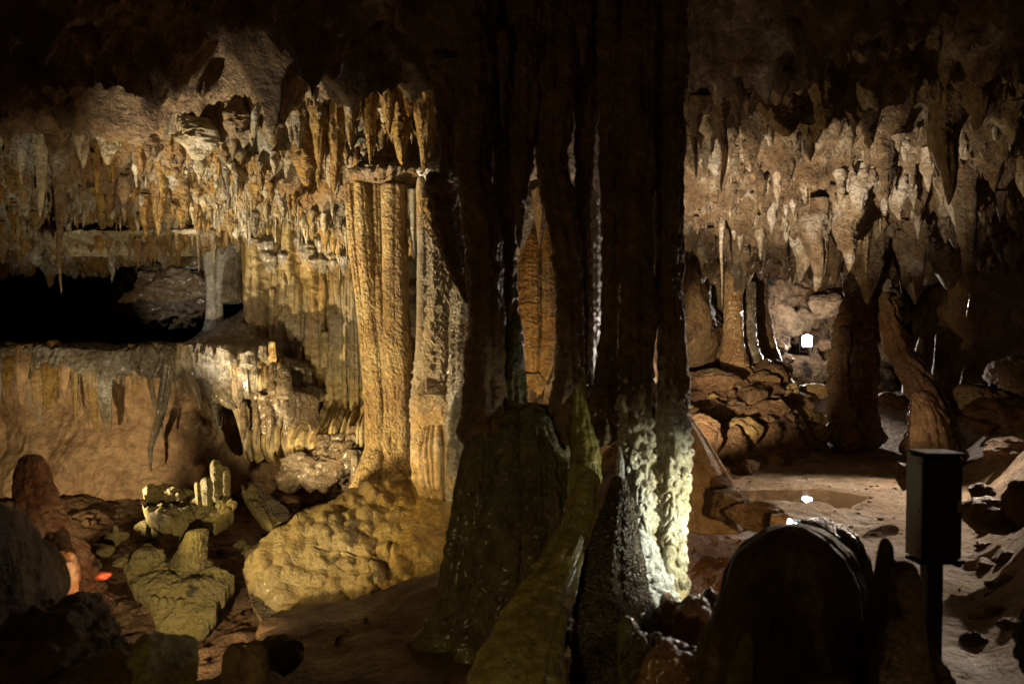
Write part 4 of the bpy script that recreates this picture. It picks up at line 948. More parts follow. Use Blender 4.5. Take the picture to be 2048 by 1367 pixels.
# ------------------------------------------------------------------ the lit chamber
solo('cave_column', 'column', 'slim wet brown column rising from the rubble to a dark stalactite, near the lamp', ((1466, 470, 11.0, 7), (1466, 520, 11.0, 14), (1467, 600, 11.0, 17), (1468, 690, 11.0, 20), (1471, 735, 10.95, 30), (1476, 790, 10.8, 52)), 'wetcol', ripples(.22, 8, 481, .25, .3), na=130, nz=460, tip=.03)
solo('flowstone_drapery', 'flowstone', 'thin ragged drapery with a beaded glinting edge, beside the slim wet column', ((1500, 560, 11.6, 8), (1497, 620, 11.5, 12), (1500, 690, 11.4, 12), (1522, 750, 11.3, 14)), 'grey', hooks(483, 8, 10, .3, .3), na=60, nz=200)
solo('flowstone_drapery', 'flowstone', 'rough rock fin between the slim wet column and the lamp ledge', ((1512, 545, 13.0, 18), (1518, 620, 12.8, 16), (1530, 690, 12.6, 20), (1548, 750, 12.4, 26), (1575, 790, 12.2, 36)), 'wallrock', hooks(485, 5, 6, .3, .35), na=90, nz=200)
kc = empty('cave_column', P3(1705, 888, 10.0), 'stout dark column all over knobs, standing between the lamp and the clay path', 'column')
shaft('shaft', ((1730, 470, 10.0, 24), (1734, 560, 10.0, 18), (1722, 605, 10.0, 28), (1708, 680, 10.0, 33), (1706, 760, 10.0, 37), (1706, 830, 10.0, 38), (1710, 900, 9.95, 44)), 'knob', hooks(487, 4.6, 6.5, .3, .95, 2.0, .5, .5), na=200, nz=420, parent=kc)
shaft('fold', ((1688, 650, 9.8, 8), (1676, 720, 9.75, 13), (1678, 800, 9.7, 14), (1690, 885, 9.65, 20)), 'knob', hooks(489, 6, 7, .2, .6, 1.5, .4, .6), na=90, nz=220, parent=kc)
shaft('fold', ((1735, 560, 9.85, 18), (1735, 680, 9.8, 14), (1732, 800, 9.75, 18), (1738, 890, 9.75, 18)), 'reddish', ripples(.3, 5, 491, .3), na=90, nz=220, parent=kc)
lc = empty('cave_column', P3(1868, 905, 9.0), 'leaning column with a pale lit flank, rising from the clay path', 'column')
shaft('shaft', ((1772, 580, 9.3, 8), (1782, 640, 9.25, 15), (1800, 700, 9.2, 19), (1830, 750, 9.1, 25), (1860, 800, 9.0, 27), (1864, 850, 8.95, 33), (1870, 925, 8.9, 52)), 'knob', hooks(493, 5, 6, .3, .7, 1.6, .5, .4), na=140, nz=360, parent=lc)
shaft('flank', ((1842, 780, 8.85, 10), (1858, 830, 8.75, 30), (1866, 900, 8.7, 44), (1872, 940, 8.7, 50)), 'salmon', hooks(495, 7, 8, .3, .35), na=110, nz=140, parent=lc, ry=.6)
for i, (rows, lab) in enumerate((
        (((1878, 664, 9.6, 6), (1882, 690, 9.6, 11), (1884, 730, 9.6, 15), (1886, 790, 9.6, 30)), 'pale pointed stalagmite standing in the dark beyond the leaning column'),
        (((1842, 672, 9.8, 3), (1838, 700, 9.8, 8), (1830, 740, 9.8, 14), (1826, 790, 9.8, 24)), 'thin bent stalagmite just behind the leaning column'),
        (((1930, 735, 9.6, 3), (1930, 770, 9.6, 10), (1930, 830, 9.6, 24)), 'small cone stalagmite in the dark far side of the chamber'),
        (((1750, 690, 9.9, 4), (1752, 715, 9.9, 9), (1750, 750, 9.9, 6)), 'short finger growing in the gap beside the knobby column'))):
    solo('stalagmite', 'stalagmite', lab, rows, 'brown_stal', ripples(.2, 7, 497 + i, .25), na=50, nz=110)

RG = 'boulders of the rubble slope'
big = [(1608, 838, 10.3, 50, 34, 40, 'boulder', 'large flat topped tan boulder low on the rubble slope beside the knobby column'),
       (1600, 800, 10.6, 38, 18, 30, 'boulder', 'tan rounded rock lying on the flat topped boulder'),
       (1560, 775, 11.3, 26, 30, 26, 'boulder', 'yellow tan rock bright under the lamp ledge'),
       (1528, 772, 11.3, 24, 22, 24, 'boulder', 'smooth egg shaped tan rock next to the bright yellow one'),
       (1620, 782, 11.0, 40, 20, 30, 'boulder', 'wide tan rock slab behind the flat topped boulder'),
       (1540, 830, 10.2, 44, 40, 40, 'rubble', 'lumpy dark brown rock in the middle of the rubble slope'),
       (1580, 880, 9.3, 60, 26, 40, 'rubble', 'long brown rock at the foot of the rubble slope by the path'),
       (1530, 915, 8.7, 48, 26, 40, 'rubble', 'brown block at the path edge below the long rock'),
       (1470, 900, 8.4, 30, 44, 30, 'rubble', 'upright ribbed brown block near the pinkish skirt'),
       (1410, 880, 8.2, 40, 50, 34, 'rubble', 'tall blocky rock with a dark hollow beside the white column'),
       (1420, 760, 10.2, 60, 28, 50, 'rubble', 'wide brown boulder just under the slim wet column'),
       (1500, 935, 8.0, 22, 16, 20, 'rubble', 'small rough brown rock on the clay at the slope foot'),
       (1690, 830, 9.6, 26, 26, 22, 'knob', 'grey knobby rock at the foot of the stout column'),
       (1700, 875, 9.4, 30, 26, 26, 'knob', 'squat knobby rock where the stout column meets the path')]
for i, (px, py, d, rx, rz, ry, mt, lab) in enumerate(big):
    rock(px, py, d, rx, rz, ry, 501 + i, mt, lab, 'rock', sub=6, rough=.32, facets=9, fine=.06, rot=i * 1.3, cut=.75)
n = 0
while n < 150:
    x = 1.9 + 3.0 * rng.random(); y = 7.7 + 4.3 * rng.random()
    e = float(np.interp(y, [7.4, 8, 9.3, 11, 14], [1.9, 2.55, 4.15, 4.75, 5.4]))
    if x > e - .1: continue
    r = .05 + .20 * rng.random() ** 2.2
    v, f = rock_verts(5 if r > .13 else 4, 600 + n, .34, 9, (r, r * (.7 + .5 * rng.random()), r * (.55 + .4 * rng.random())), .06, .75)
    z = floor_at(x, y)
    o = mesh_obj('rock', rotz(v, rng.random() * 6) + np.array([x, y, z + r * .25]), None, M['rubble' if rng.random() < .75 else 'boulder'], None, f)
    tag(o, 'lumpy brown rock in the rubble slope below the slim wet column', 'rock', RG); n += 1
# far blocks round the lamp
for i, (px, py, d, rx, rz, ry, mt, lab) in enumerate((
        (1560, 640, 13.9, 52, 44, 30, 'wallrock', 'big pale slanting block above and beside the lamp'),
        (1610, 640, 14.1, 34, 26, 22, 'wallrock', 'pinkish block right over the lamp'),
        (1545, 690, 13.5, 40, 26, 26, 'wallrock', 'cracked tan block beside the lamp ledge'),
        (1655, 612, 13.8, 40, 26, 26, 'wallrock', 'brown block above the knobby column, near the lamp'),
        (1390, 640, 13.4, 40, 34, 30, 'wallrock', 'ochre lit block in the dark beside the slim wet column'),
        (1420, 700, 13.0, 36, 40, 30, 'wallrock', 'dark block in the recess behind the slim wet column'),
        (1650, 690, 13.8, 20, 12, 16, 'wallrock', 'small rock on the lamp ledge'),
        (1566, 716, 13.4, 26, 16, 18, 'wallrock', 'yellow lit rock at the end of the lamp ledge'))):
    rock(px, py, d, rx, rz, ry, 701 + i, mt, lab, 'rock', sub=6, rough=.35, facets=10, fine=.07, rot=i * 1.1, cut=.72)
rock(1602, 742, 13.75, 62, 38, 34, 711, 'wallrock', 'wide dark rock ledge the lamp stands on', 'rock', sub=6, rough=.15, facets=10, fine=.06, cut=.7, name='rock_ledge')
# dark rocks along the far edge and the bank
for i in range(15):
    px = 596 + 150 * rng.random(); py = 850 + 100 * rng.random(); r = 20 + 16 * rng.random()
    rock(px, py, 7.95 - (py - 850) * .004, r * 1.2, r, r, 921 + i, 'wetbrown', sub=5, facets=0, rough=.5, fine=.12, name='toe', parent=oc)
for i in range(16):
    px = (10 + 120 * rng.random()) if i % 2 else (480 + 80 * rng.random()); py = (1225 if i % 2 else 1305) + 80 * rng.random(); r = 16 + 34 * rng.random() ** 2; d = 3.9 - (py - 1215) * .005
    rock(px, py, d, r * 1.2, r * .8, r, 941 + i, 'fore', 'dim brown chunk among the broken rocks of the shaded pit edge', 'rock', 'dim chunks of the pit edge', sub=5, rough=.4, facets=8, fine=.08)
for i, (px, py, d, r, rz) in enumerate(((1790, 800, 11.5, 34, 20), (1840, 800, 11.3, 26, 18), (1950, 800, 9.0, 60, 40), (2010, 830, 8.0, 70, 40), (1900, 820, 10.0, 40, 24), (2040, 760, 9.0, 60, 50), (1965, 850, 8.0, 40, 20), (2030, 900, 7.0, 46, 28))):
    rock(px, py, d, r, rz, r, 721 + i, 'rubble', 'dark rounded rock heaped at the shadowy far side of the path', 'rock', 'dark rocks past the path', sub=5, rough=.35, facets=6, fine=.06)
for i, (px, py, d, r, rz, lab) in enumerate(((1990, 1035, 4.6, 70, 34, 'wedge shaped brown rock at the path edge past the black box'), (2045, 1010, 4.4, 44, 50, 'dark steep rock at the picture edge above the path'), (1962, 985, 5.3, 28, 16, 'small broken rock beside the path past the black box'), (1815, 950, 6.0, 22, 28, 'upright stub of rock just behind the black box'))):
    rock(px, py, d, r, rz, r, 741 + i, 'rubble', lab, 'rock', sub=6, rough=.35, facets=8, fine=.06)
for i in range(16):
    px = 1935 + 110 * rng.random(); py = 930 + 150 * rng.random(); d = 1.0 * 1463 / (py - 683) * .95; r = 8 + 18 * rng.random() ** 2
    a = P3(px, py, d); z = floor_at(a[0], a[1]); py2 = 683.5 - (z - CAMZ) / (S * d)
    rock(px, py2, d, r * 1.2, r * .8, r, 961 + i, 'rubble', 'brown stone among the rocks banked up along the path past the black box', 'rock', 'stones banked up by the path', sub=4, rough=.35, facets=8, fine=.06, cut=.75)
rock(2120, 1290, 2.9, 110, 150, 90, 749, 'fore', 'large dark rock at the edge where the path ends in shadow', 'rock', sub=6, rough=.6, facets=12, fine=.09, cut=.65)

# grey rocks in the dark over the ledge
rock(352, 590, 9.7, 116, 92, 60, 761, 'wetbrown', 'big dark glossy rock in the hollow over the ledge', 'rock', sub=6, rough=.7, facets=9, fine=.13, cut=.7)
rock(300, 590, 10.9, 60, 60, 60, 763, 'grey', 'dark rock behind the glossy one over the ledge', 'rock', sub=6, rough=.4, facets=3, fine=.08)
rock(470, 560, 9.4, 46, 40, 40, 765, 'grey', 'glossy brown rock between the white column and the organ pipe curtain', 'rock', sub=6, rough=.35, facets=2, fine=.08)
for i, (px, py, r) in enumerate(((236, 610, 11), (248, 622, 9), (256, 605, 5), (220, 642, 6))):
    rock(px, py, 10.2, r, r * 1.1, r, 771 + i, 'crust_ochre', 'little ochre lump hanging in the black hollow over the ledge', 'rock', 'ochre lumps in the hollow', sub=4, facets=0)

# ------------------------------------------------------------------ stalactites
def unit_stal(seed, prof, na=40, nz=110, lump=.25, flute=.3, fine=.10, twin=False, curtain=1.0):
    t = np.linspace(0, 1, nz)
    r = {'cone': (1 - t) ** .75, 'carrot': np.sqrt(np.clip(1 - t ** 2.2, 0, 1)) * (.72 + .28 * np.cos(t * 2.6)), 'bulb': np.sqrt(np.clip(1 - t ** 3, 0, 1)) * (.75 + .35 * np.exp(-((t - .45) / .25) ** 2)),
         'spike': .25 * (1 - t) ** .6 + .75 * np.exp(-t * 4.5) * (1 - t), 'straw': np.where(t < .96, .9 - .2 * t, .7 * np.sqrt(np.clip((1 - t) / .04, 0, 1))), 'stub': np.sqrt(np.clip(1 - t ** 5, 0, 1)) * (.95 - .35 * t)}[prof] + .004
    th = np.linspace(0, 2 * PI, na, endpoint=False)
    c, s = np.cos(th)[None], np.sin(th)[None]; T = t[:, None] + 0 * c
    k = 1 + lump * perlin(c * .9, s * .9, T * 4.5, seed) + flute * (np.sqrt(np.abs(perlin(c * 1.7, s * 1.7, T * 1.1, seed + 3)) + 1e-3) - .5) + fine * fbm(c * 3, s * 3, T * 14, 3, seed + 6)
    cx = .25 * perlin(t * 2.2, 0, 0, seed + 8)[:, None]; cy = .25 * perlin(t * 2.2, 5, 0, seed + 8)[:, None]
    V = np.stack([r[:, None] * k * c + cx, (r[:, None] * k * s) * curtain + cy, -T], -1)
    return V


_st = {}
def stal_mesh(key, mat):
    kk = (key, mat)
    if kk not in _st:
        prof, seed = key
        if prof == 'curtain': V = unit_stal(seed, 'carrot', curtain=.35, flute=.5, na=56)
        elif prof == 'straw': V = unit_stal(seed, 'straw', 8, 20, .1, .1, .05)
        else: V = unit_stal(seed, prof)
        o = close_tube('stalactite', V, M[mat]); me = o.data; bpy.data.objects.remove(o); _st[kk] = me
    return _st[kk]


def hang(key, mat, px, tip, d, w, top=None, label=None, group=None, name='stalactite', cat='stalactite', rot=None, aspect=1.0):
    """a stalactite with its tip at pixel px, tip; w = half width in pixels; root in the ceiling unless top is given"""
    a = P3(px, tip, d)
    zt = float(P3(px, top, d)[2]) if top is not None else ceil_at(a[0], a[1]) + .06
    L = max(zt - a[2], .05)
    o = bpy.data.objects.new(name, stal_mesh(key, mat)); COL.objects.link(o)
    o.location = (a[0], a[1], zt); r = w * S * d; o.scale = (r, r * aspect, L); o.rotation_euler = (0, 0, rot if rot is not None else rng.random() * 6.28)
    return tag(o, label, cat, group)


# single ones that stand out
ONE = [
    (('spike', 1), 'brown_stal', 122, 588, 6.9, 40, 330, 'long brown stalactite hanging alone over the ledge'),
    (('carrot', 2), 'crust_ochre', 672, 386, 6.75, 24, 265, 'fat orange brown stalactite beside the golden column cap'),
    (('carrot', 3), 'crust_ochre', 640, 345, 6.7, 22, 205, 'tall ochre stalactite next to the fat orange brown one'),
    (('cone', 4), 'crust', 598, 300, 6.7, 26, 180, 'grey brown stalactite under the smooth ceiling lip'),
    (('bulb', 5), 'crust_ochre', 610, 372, 6.9, 24, 245, 'warty ochre stalactite above the straw fringe'),
    (('carrot', 6), 'crust_ochre', 318, 470, 7.6, 15, 380, 'ochre stalactite with a pale wet tip, paired near the pale ceiling lip'),
    (('cone', 7), 'crust_ochre', 290, 474, 7.6, 12, 385, 'narrow ochre stalactite, the thinner of the pair near the pale lip'),
    (('cone', 8), 'grey', 223, 566, 9.2, 14, 480, 'greenish grey stalactite dangling in the dark behind the ledge'),
    (('curtain', 9), 'crust', 45, 432, 6.8, 46, 325, 'broad pale toothed block hanging at the edge of the ceiling crust'),
    (('carrot', 10), 'crust_pale', 80, 436, 6.8, 16, 330, 'pale tooth on the broad hanging block'),
    (('carrot', 11), 'crust_pale', 40, 405, 6.75, 14, 330, 'shorter pale tooth on the broad hanging block'),
    (('carrot', 12), 'crust_pale', 222, 330, 6.7, 32, 245, 'pale lumpy stalactite high on the ceiling crust, apart from the rest'),
    (('bulb', 13), 'crust_pale', 395, 320, 6.7, 40, 240, 'wide pale boulder like stalactite in the middle of the crust'),
    (('carrot', 14), 'crust_ochre', 778, 270, 6.3, 24, 150, 'dark ochre stalactite above the golden column'),
    (('bulb', 15), 'crust_ochre', 802, 330, 6.45, 20, 190, 'ochre stalactite reaching down to the golden column cap'),
    (('carrot', 16), 'crust_ochre', 845, 345, 6.4, 26, 180, 'orange stalactite between golden column and broken dark one'),
    (('cone', 17), 'crust_ochre', 740, 330, 6.5, 22, 160, 'grey and ochre stalactite over the cap of the golden column'),
    (('carrot', 18), 'crust', 705, 300, 6.45, 20, 170, 'greyish knobbly stalactite under the arched ceiling lip'),
    # lit chamber
    (('spike', 21), 'brown_stal', 1587, 568, 9.2, 44, 400, 'long brown stalactite tapering to a wet needle, above the lamp'),
    (('carrot', 22), 'brown_stal', 1567, 542, 9.3, 13, 430, 'thin brown stalactite beside the one with the wet needle'),
    (('cone', 23), 'brown_stal', 1622, 560, 9.4, 26, 420, 'brown stalactite between the needle one and a curved dripping lip'),
    (('curtain', 24), 'brown_stal', 1506, 494, 8.6, 22, 410, 'brown leaf shaped stalactite with a pale glinting edge'),
    (('spike', 25), 'pale_stal', 1444, 612, 8.2, 15, 425, 'wiggly thin pale stalactite beside the slim wet column'),
    (('carrot', 26), 'brown_stal', 1468, 500, 10.6, 44, 400, 'dark stalactite meeting the top of the slim wet column'),
    (('carrot', 27), 'brown_stal', 1738, 606, 9.0, 36, 430, 'heavy brown stalactite over the stout knobby column'),
    (('cone', 28), 'brown_stal', 1668, 568, 9.2, 28, 440, 'dull brown stalactite next to the heavy one over the knobby column'),
    (('cone', 29), 'brown_stal', 1835, 592, 8.4, 28, 440, 'dark double tipped stalactite, its longer point'),
    (('cone', 30), 'brown_stal', 1814, 580, 8.5, 26, 440, 'dark double tipped stalactite, its shorter point'),
    (('cone', 31), 'brown_stal', 1932, 638, 7.4, 25, 380, 'longest grey stalactite, far along toward the dark wall'),
    (('carrot', 32), 'pale_stal', 1430, 352, 6.9, 28, 225, 'pale drip covered stalactite cluster head beside the shaded columns'),
    (('spike', 33), 'brown_stal', 1405, 360, 6.8, 14, 250, 'thin stalactite with a straw tip beside the pale cluster head'),
    (('cone', 34), 'pale_stal', 1499, 344, 7.0, 19, 240, 'crooked pale stalactite with an orange wet tip'),
    (('carrot', 35), 'pale_stal', 1580, 362, 7.2, 22, 280, 'bright pinkish stump stalactite with two tips'),
    (('spike', 36), 'crust_ochre', 1618, 418, 7.2, 10, 280, 'thin ochre spike hanging beneath the pinkish stump'),
    (('bulb', 37), 'pale_stal', 1690, 330, 7.3, 36, 240, 'large pale rounded stalactite in the lit part of the ceiling'),
    (('carrot', 38), 'pale_stal', 1722, 428, 7.3, 28, 322, 'pale carrot shaped stalactite with a pointed tip, midway along'),
    (('carrot', 39), 'brown_stal', 1757, 402, 7.35, 26, 285, 'tan smooth carrot shaped stalactite beside the pale one'),
    (('carrot', 40), 'pale_stal', 1798, 440, 7.4, 27, 310, 'broad pale carrot shaped stalactite, third in its row'),
    (('cone', 41), 'pale_stal', 1862, 372, 7.2, 24, 300, 'forked pale stalactite past the row of carrot shapes'),
    (('carrot', 42), 'pale_stal', 1915, 470, 7.6, 30, 350, 'grey white frosted stalactite near the longest grey one'),
    (('cone', 43), 'brown_stal', 1450, 440, 8.0, 30, 330, 'brown wedge stalactite below the pale cluster head'),
    (('bulb', 44), 'brown_stal', 1530, 400, 7.6, 24, 330, 'orange brown stalactite with one glowing side'),
    (('spike', 45), 'dark', 1495, 205, 5.4, 40, 60, 'big shaded stalactite high over the lit chamber'),
    (('carrot', 46), 'dark', 1620, 195, 5.6, 30, 90, 'shaded blunt stalactite high near the picture top'),
    (('cone', 47), 'dark', 1960, 260, 5.4, 50, 120, 'wide shaded cone near the dark far corner of the ceiling'),
]
for key, mat, px, tip, d, w, top, lab in ONE:
    hang(key, mat, px, tip, d, w, None, lab)

for i, (px, d, r, L) in enumerate(((585, 6.35, .16, .34), (632, 6.5, .10, .3), (655, 6.45, .12, .26), (540, 6.5, .12, .22), (470, 6.7, .16, .26), (410, 6.8, .14, .2), (300, 6.7, .15, .22), (705, 6.3, .11, .22))):
    x = (px - 1024) * S * d; o = bpy.data.objects.new('stalactite', stal_mesh((('bulb', 'cone', 'stub', 'carrot')[i % 4], 90 + i), 'ceiling')); COL.objects.link(o)
    o.location = (x, d, ceil_at(x, d) + .06); o.scale = (r, r * .8, L + .06); o.rotation_euler = (0, 0, i * 1.3)
    tag(o, 'smooth brown hanging lump at the lip where plain ceiling meets the lit crust', 'stalactite', 'smooth lumps of the ceiling lip')

KEYS = [('cone', 61), ('carrot', 62), ('bulb', 63), ('spike', 64), ('carrot', 65), ('cone', 66), ('stub', 67), ('curtain', 68), ('carrot', 69), ('spike', 70)]


def hang_xy(key, mat, x, y, L, r, label, group, name='stalactite', emb=.07):
    z = ceil_at(x, y) + emb
    o = bpy.data.objects.new(name, stal_mesh(key, mat)); COL.objects.link(o)
    o.location = (x, y, z); o.scale = (r, r * (.8 + .4 * rng.random()), L + emb); o.rotation_euler = (0, 0, rng.random() * 6.28)
    return tag(o, label, 'stalactite', group)


for i in range(118):
    px = -60 + 760 * rng.random(); d = 6.75 + 1.75 * rng.random()
    x = (px - 1024) * S * d
    mt = rng.choice(['crust', 'crust_ochre', 'crust_pale', 'crust', 'grey'])
    r = .03 + .06 * rng.random() ** 1.5
    hang_xy(KEYS[rng.integers(10)], str(mt), x, d, r * (2.2 + 2.8 * rng.random()), r, 'lumpy ochre and grey stalactite in the lit crust over the ledge', 'stalactites of the lit crust')
for i in range(34):
    px = 690 + 170 * rng.random(); d = 6.0 + .85 * rng.random(); x = (px - 1024) * S * d; r = .03 + .05 * rng.random()
    hang_xy(KEYS[rng.integers(10)], str(rng.choice(['crust', 'crust_ochre'])), x, d, r * (2.5 + 2 * rng.random()), r, 'warty ochre stalactite in the cluster over the golden column', 'stalactites over the golden column')
for i in range(95):
    px = 1385 + 720 * rng.random(); d = 5.2 + 5.0 * rng.random(); x = (px - 1024) * S * d
    r = (.025 + .17 * rng.random() ** 2.6); mt = rng.choice(['brown_stal', 'pale_stal', 'brown_stal']) if d > 6.2 else 'dark'
    hang_xy(KEYS[rng.integers(10)], str(mt), x, d, r * (2.6 + 3 * rng.random()), r, 'brown stalactite among many under the ceiling of the lamp lit chamber', 'stalactites of the lamp lit chamber')
for i in range(190):
    if i < 140: px = 395 + 300 * rng.random(); d = 7.5 + .75 * rng.random(); lab, g = 'hair thin straw stalactite in the dense fringe above the organ pipe curtain', 'straws above the organ pipe curtain'
    else: px = 20 + 380 * rng.random(); d = 7.9 + .9 * rng.random(); lab, g = 'hair thin straw stalactite under the pale ceiling lip over the ledge', 'straws under the pale lip'
    x = (px - 1024) * S * d; r = .006 + .006 * rng.random()
    hang_xy(('straw', 81 + i % 4), 'crust_pale', x, d, .10 + .26 * rng.random() ** 2, r, lab, g, 'straw_stalactite', .05)


def drips(name, spots, mat):
    """the crust of small drips nobody could count"""
    na, nz = 8, 9
    th = np.linspace(0, 2 * PI, na, endpoint=False); t = np.linspace(0, 1, nz)
    VV, Q = [], []
    for k, (x, y, L, r) in enumerate(spots):
        z = ceil_at(x, y) + .03
        pr = (1 - t ** (1.0 + 1.6 * rng.random())) * (1 + .25 * np.sin(t * (6 + 8 * rng.random()) + 6 * rng.random())) + .02
        rr = r * pr[:, None] * (1 + .25 * np.cos(th * 2 + 6 * rng.random())[None] + .12 * rng.normal(size=(nz, na)))
        V = np.stack([x + rr * np.cos(th)[None], y + rr * np.sin(th)[None], z - (L + .03) * t[:, None] + 0 * rr], -1)
        VV.append(V.reshape(-1, 3)); Q.append(grid_quads(nz, na, True, k * na * nz)[:, ::-1])
    return mesh_obj(name, np.concatenate(VV), np.concatenate(Q), M[mat])


def scatter(n, px0, px1, d0, d1, rmax):
    out = []
    for _ in range(n):
        while True:
            px = px0 + (px1 - px0) * rng.random(); d = d0 + (d1 - d0) * rng.random()
            if float(perlin((px - 1024) * S * d * 1.9, d * 1.9, 3, 61)) > -.12 + .25 * rng.normal(): break
        r = .012 + rmax * rng.random() ** 2
        out.append(((px - 1024) * S * d, d, r * (1.8 + 4.5 * rng.random()), r))
    return out


for sp_, mt in ((scatter(700, -80, 860, 6.6, 8.7, .05), 'crust'), (scatter(320, -80, 860, 6.6, 8.6, .05), 'crust_ochre'), (scatter(300, -80, 860, 6.6, 8.6, .04), 'crust_pale'),
                (scatter(420, 1375, 2150, 5.0, 10.5, .06), 'brown_stal'), (scatter(260, 1375, 2150, 6.0, 10.0, .06), 'pale_stal')):
    tag(drips('drip_crust', sp_, mt), kind='stuff')


def gravel(name, spots, mat):
    v0, f0 = ico(2); VV, FF = [], []
    for k, (x, y, r) in enumerate(spots):
        v = v0 * (1 + .22 * rng.normal(size=(len(v0), 1))) * np.array([r * (.7 + .7 * rng.random()), r * (.7 + .7 * rng.random()), r * (.5 + .4 * rng.random())])
        v = rotz(v, rng.random() * 6.3) + np.array([x, y, floor_at(x, y) + r * .2]); VV.append(v); FF.append(f0 + k * len(v0))
    return mesh_obj(name, np.concatenate(VV), None, M[mat], None, np.concatenate(FF))


def gspots(n, x0, x1, y0, y1, r0, r1):
    out = []
    while len(out) < n:
        x = x0 + (x1 - x0) * rng.random(); y = y0 + (y1 - y0) * rng.random()
        if float(perlin(x * 1.1, y * 1.1, 0, 71)) + .35 * rng.normal() > .1: out.append((x, y, r0 + (r1 - r0) * rng.random() ** 3))
    return out


tag(gravel('gravel', gspots(750, 1.2, 5.5, 4.0, 12, .004, .022), 'rubble'), kind='stuff')
tag(gravel('gravel', gspots(380, .9, 1.9, 4.1, 5.6, .005, .02), 'algae'), kind='stuff')
tag(gravel('gravel', gspots(420, -4.2, -.4, 3.6, 7.8, .01, .06), 'pit'), kind='stuff')

# ------------------------------------------------------------------ metal box on its post
def box_verts(x0, x1, y0, y1, z0, z1, bev=.004):
    import bmesh
    bm = bmesh.new(); bmesh.ops.create_cube(bm, size=1.0)
    for v in bm.verts:
        v.co = Vector((x0 + (v.co.x + .5) * (x1 - x0), y0 + (v.co.y + .5) * (y1 - y0), z0 + (v.co.z + .5) * (z1 - z0)))
    bmesh.ops.bevel(bm, geom=bm.edges[:], offset=bev, segments=2, affect='EDGES')
    return bm


def part_boxes(name, mat, parent, boxes, bev=.004):
    import bmesh
    me = bpy.data.meshes.new(name); bm = bmesh.new()
    for b_ in boxes:
        t = box_verts(*b_, bev=bev); m2 = bpy.data.meshes.new('t'); t.to_mesh(m2); bm.from_mesh(m2); t.free(); bpy.data.meshes.remove(m2)
    bm.to_mesh(me); bm.free(); me.materials.append(M[mat])
    o = bpy.data.objects.new(name, me); COL.objects.link(o); o.parent = parent
    return o


bx = P3(1862, 1008, 3.12)
fz = floor_at(bx[0], bx[1])
jb = empty('junction_box', (bx[0], bx[1], fz), 'black metal box on a post standing by the clay path', 'metal box')
jb.rotation_euler = (math.radians(0), math.radians(1.0), math.radians(6))
zc = bx[2] - fz
part_boxes('body', 'casing', jb, [(-.085, .085, -.055, .055, zc - .225, zc + .215)], .006)
part_boxes('door', 'casing', jb, [(-.080, .080, -.066, -.0565, zc - .215, zc + .205)], .003)
part_boxes('lit_side_panel', 'casing_edge', jb, [(-.0935, -.0865, -.05, .05, zc - .218, zc + .208)], .002)  # lighter than the body: light on this side put in the colour
part_boxes('hood', 'casing', jb, [(-.088, .090, -.072, .060, zc + .217, zc + .228)], .004)
part_boxes('latch', 'casing_edge', jb, [(.055, .068, -.076, -.067, zc - .02, zc + .03)], .002)
part_boxes('bracket', 'casing', jb, [(-.095, .115, -.05, .05, zc - .243, zc - .227)], .003)
for zz_ in (-.19, -.02, .18):
    part_boxes('screw', 'casing', jb, [(-.0965, -.094, -.046, -.036, zc + zz_ - .005, zc + zz_ + .005)], .001)
part_boxes('foot_knob', 'casing', jb, [(.085, .118, -.03, .01, zc - .262, zc - .2435)], .006)
part_boxes('post', 'casing', jb, [(-.030, .030, -.028, .028, -.05, zc - .245)], .004)
part_boxes('conduit', 'casing_edge', jb, [(-.058, -.040, -.012, .008, -.05, zc - .245)], .006)

# ------------------------------------------------------------------ lamps
lp = P3(1612, 682, 13.55)
fl = empty('flood_lamp', lp, 'glowing square floodlight on the rock ledge at the back of the cave', 'lamp')
k = S * 13.55
part_boxes('lens', 'lens', fl, [(-10 * k, 10 * k, -.07, -.045, -11 * k, 11 * k), (-4 * k, 4 * k, -.065, -.045, 11.2 * k, 14 * k)], .0124)
part_boxes('housing', 'housing', fl, [(-12 * k, 12 * k, -.052, .06, -13 * k, 13 * k)], .012)
part_boxes('bracket', 'housing', fl, [(-13.6 * k, -12.3 * k, -.02, .03, -20 * k, 2 * k), (12.3 * k, 13.6 * k, -.02, .03, -20 * k, 2 * k), (-13.6 * k, 13.6 * k, -.02, .03, -21.5 * k, -20.1 * k)], .006)
sp = P3(1590, 1050, 3.42)
sl = empty('spot_lamp', sp, 'small spot lamp peeping over the top of the great boulder', 'lamp')
sl.rotation_euler = (0, math.radians(15), math.radians(0))
part_boxes('lens', 'lens_small', sl, [(-.030, -.024, -.024, .024, -.022, .022), (-.022, .018, -.033, -.029, -.018, .018)], .004)
part_boxes('housing', 'housing', sl, [(-.022, .05, -.028, .028, -.026, .026)], .008)
part_boxes('stem', 'housing', sl, [(.005, .02, -.008, .008, -.45, -.027)], .003)


def light(kind, name, loc, power, col, target=None, size=.03, cone=None, blend=.3):
    l = bpy.data.lights.new(name, kind); l.energy = power; l.color = col
    if kind in ('POINT', 'SPOT'): l.shadow_soft_size = size
    if kind == 'SPOT': l.spot_size = math.radians(cone); l.spot_blend = blend
    o = bpy.data.objects.new(name, l); COL.objects.link(o); o.location = [float(v) for v in loc]
    if target is not None:
        o.rotation_euler = (Vector([float(v) for v in target]) - o.location).to_track_quat('-Z', 'Y').to_euler()
    return o


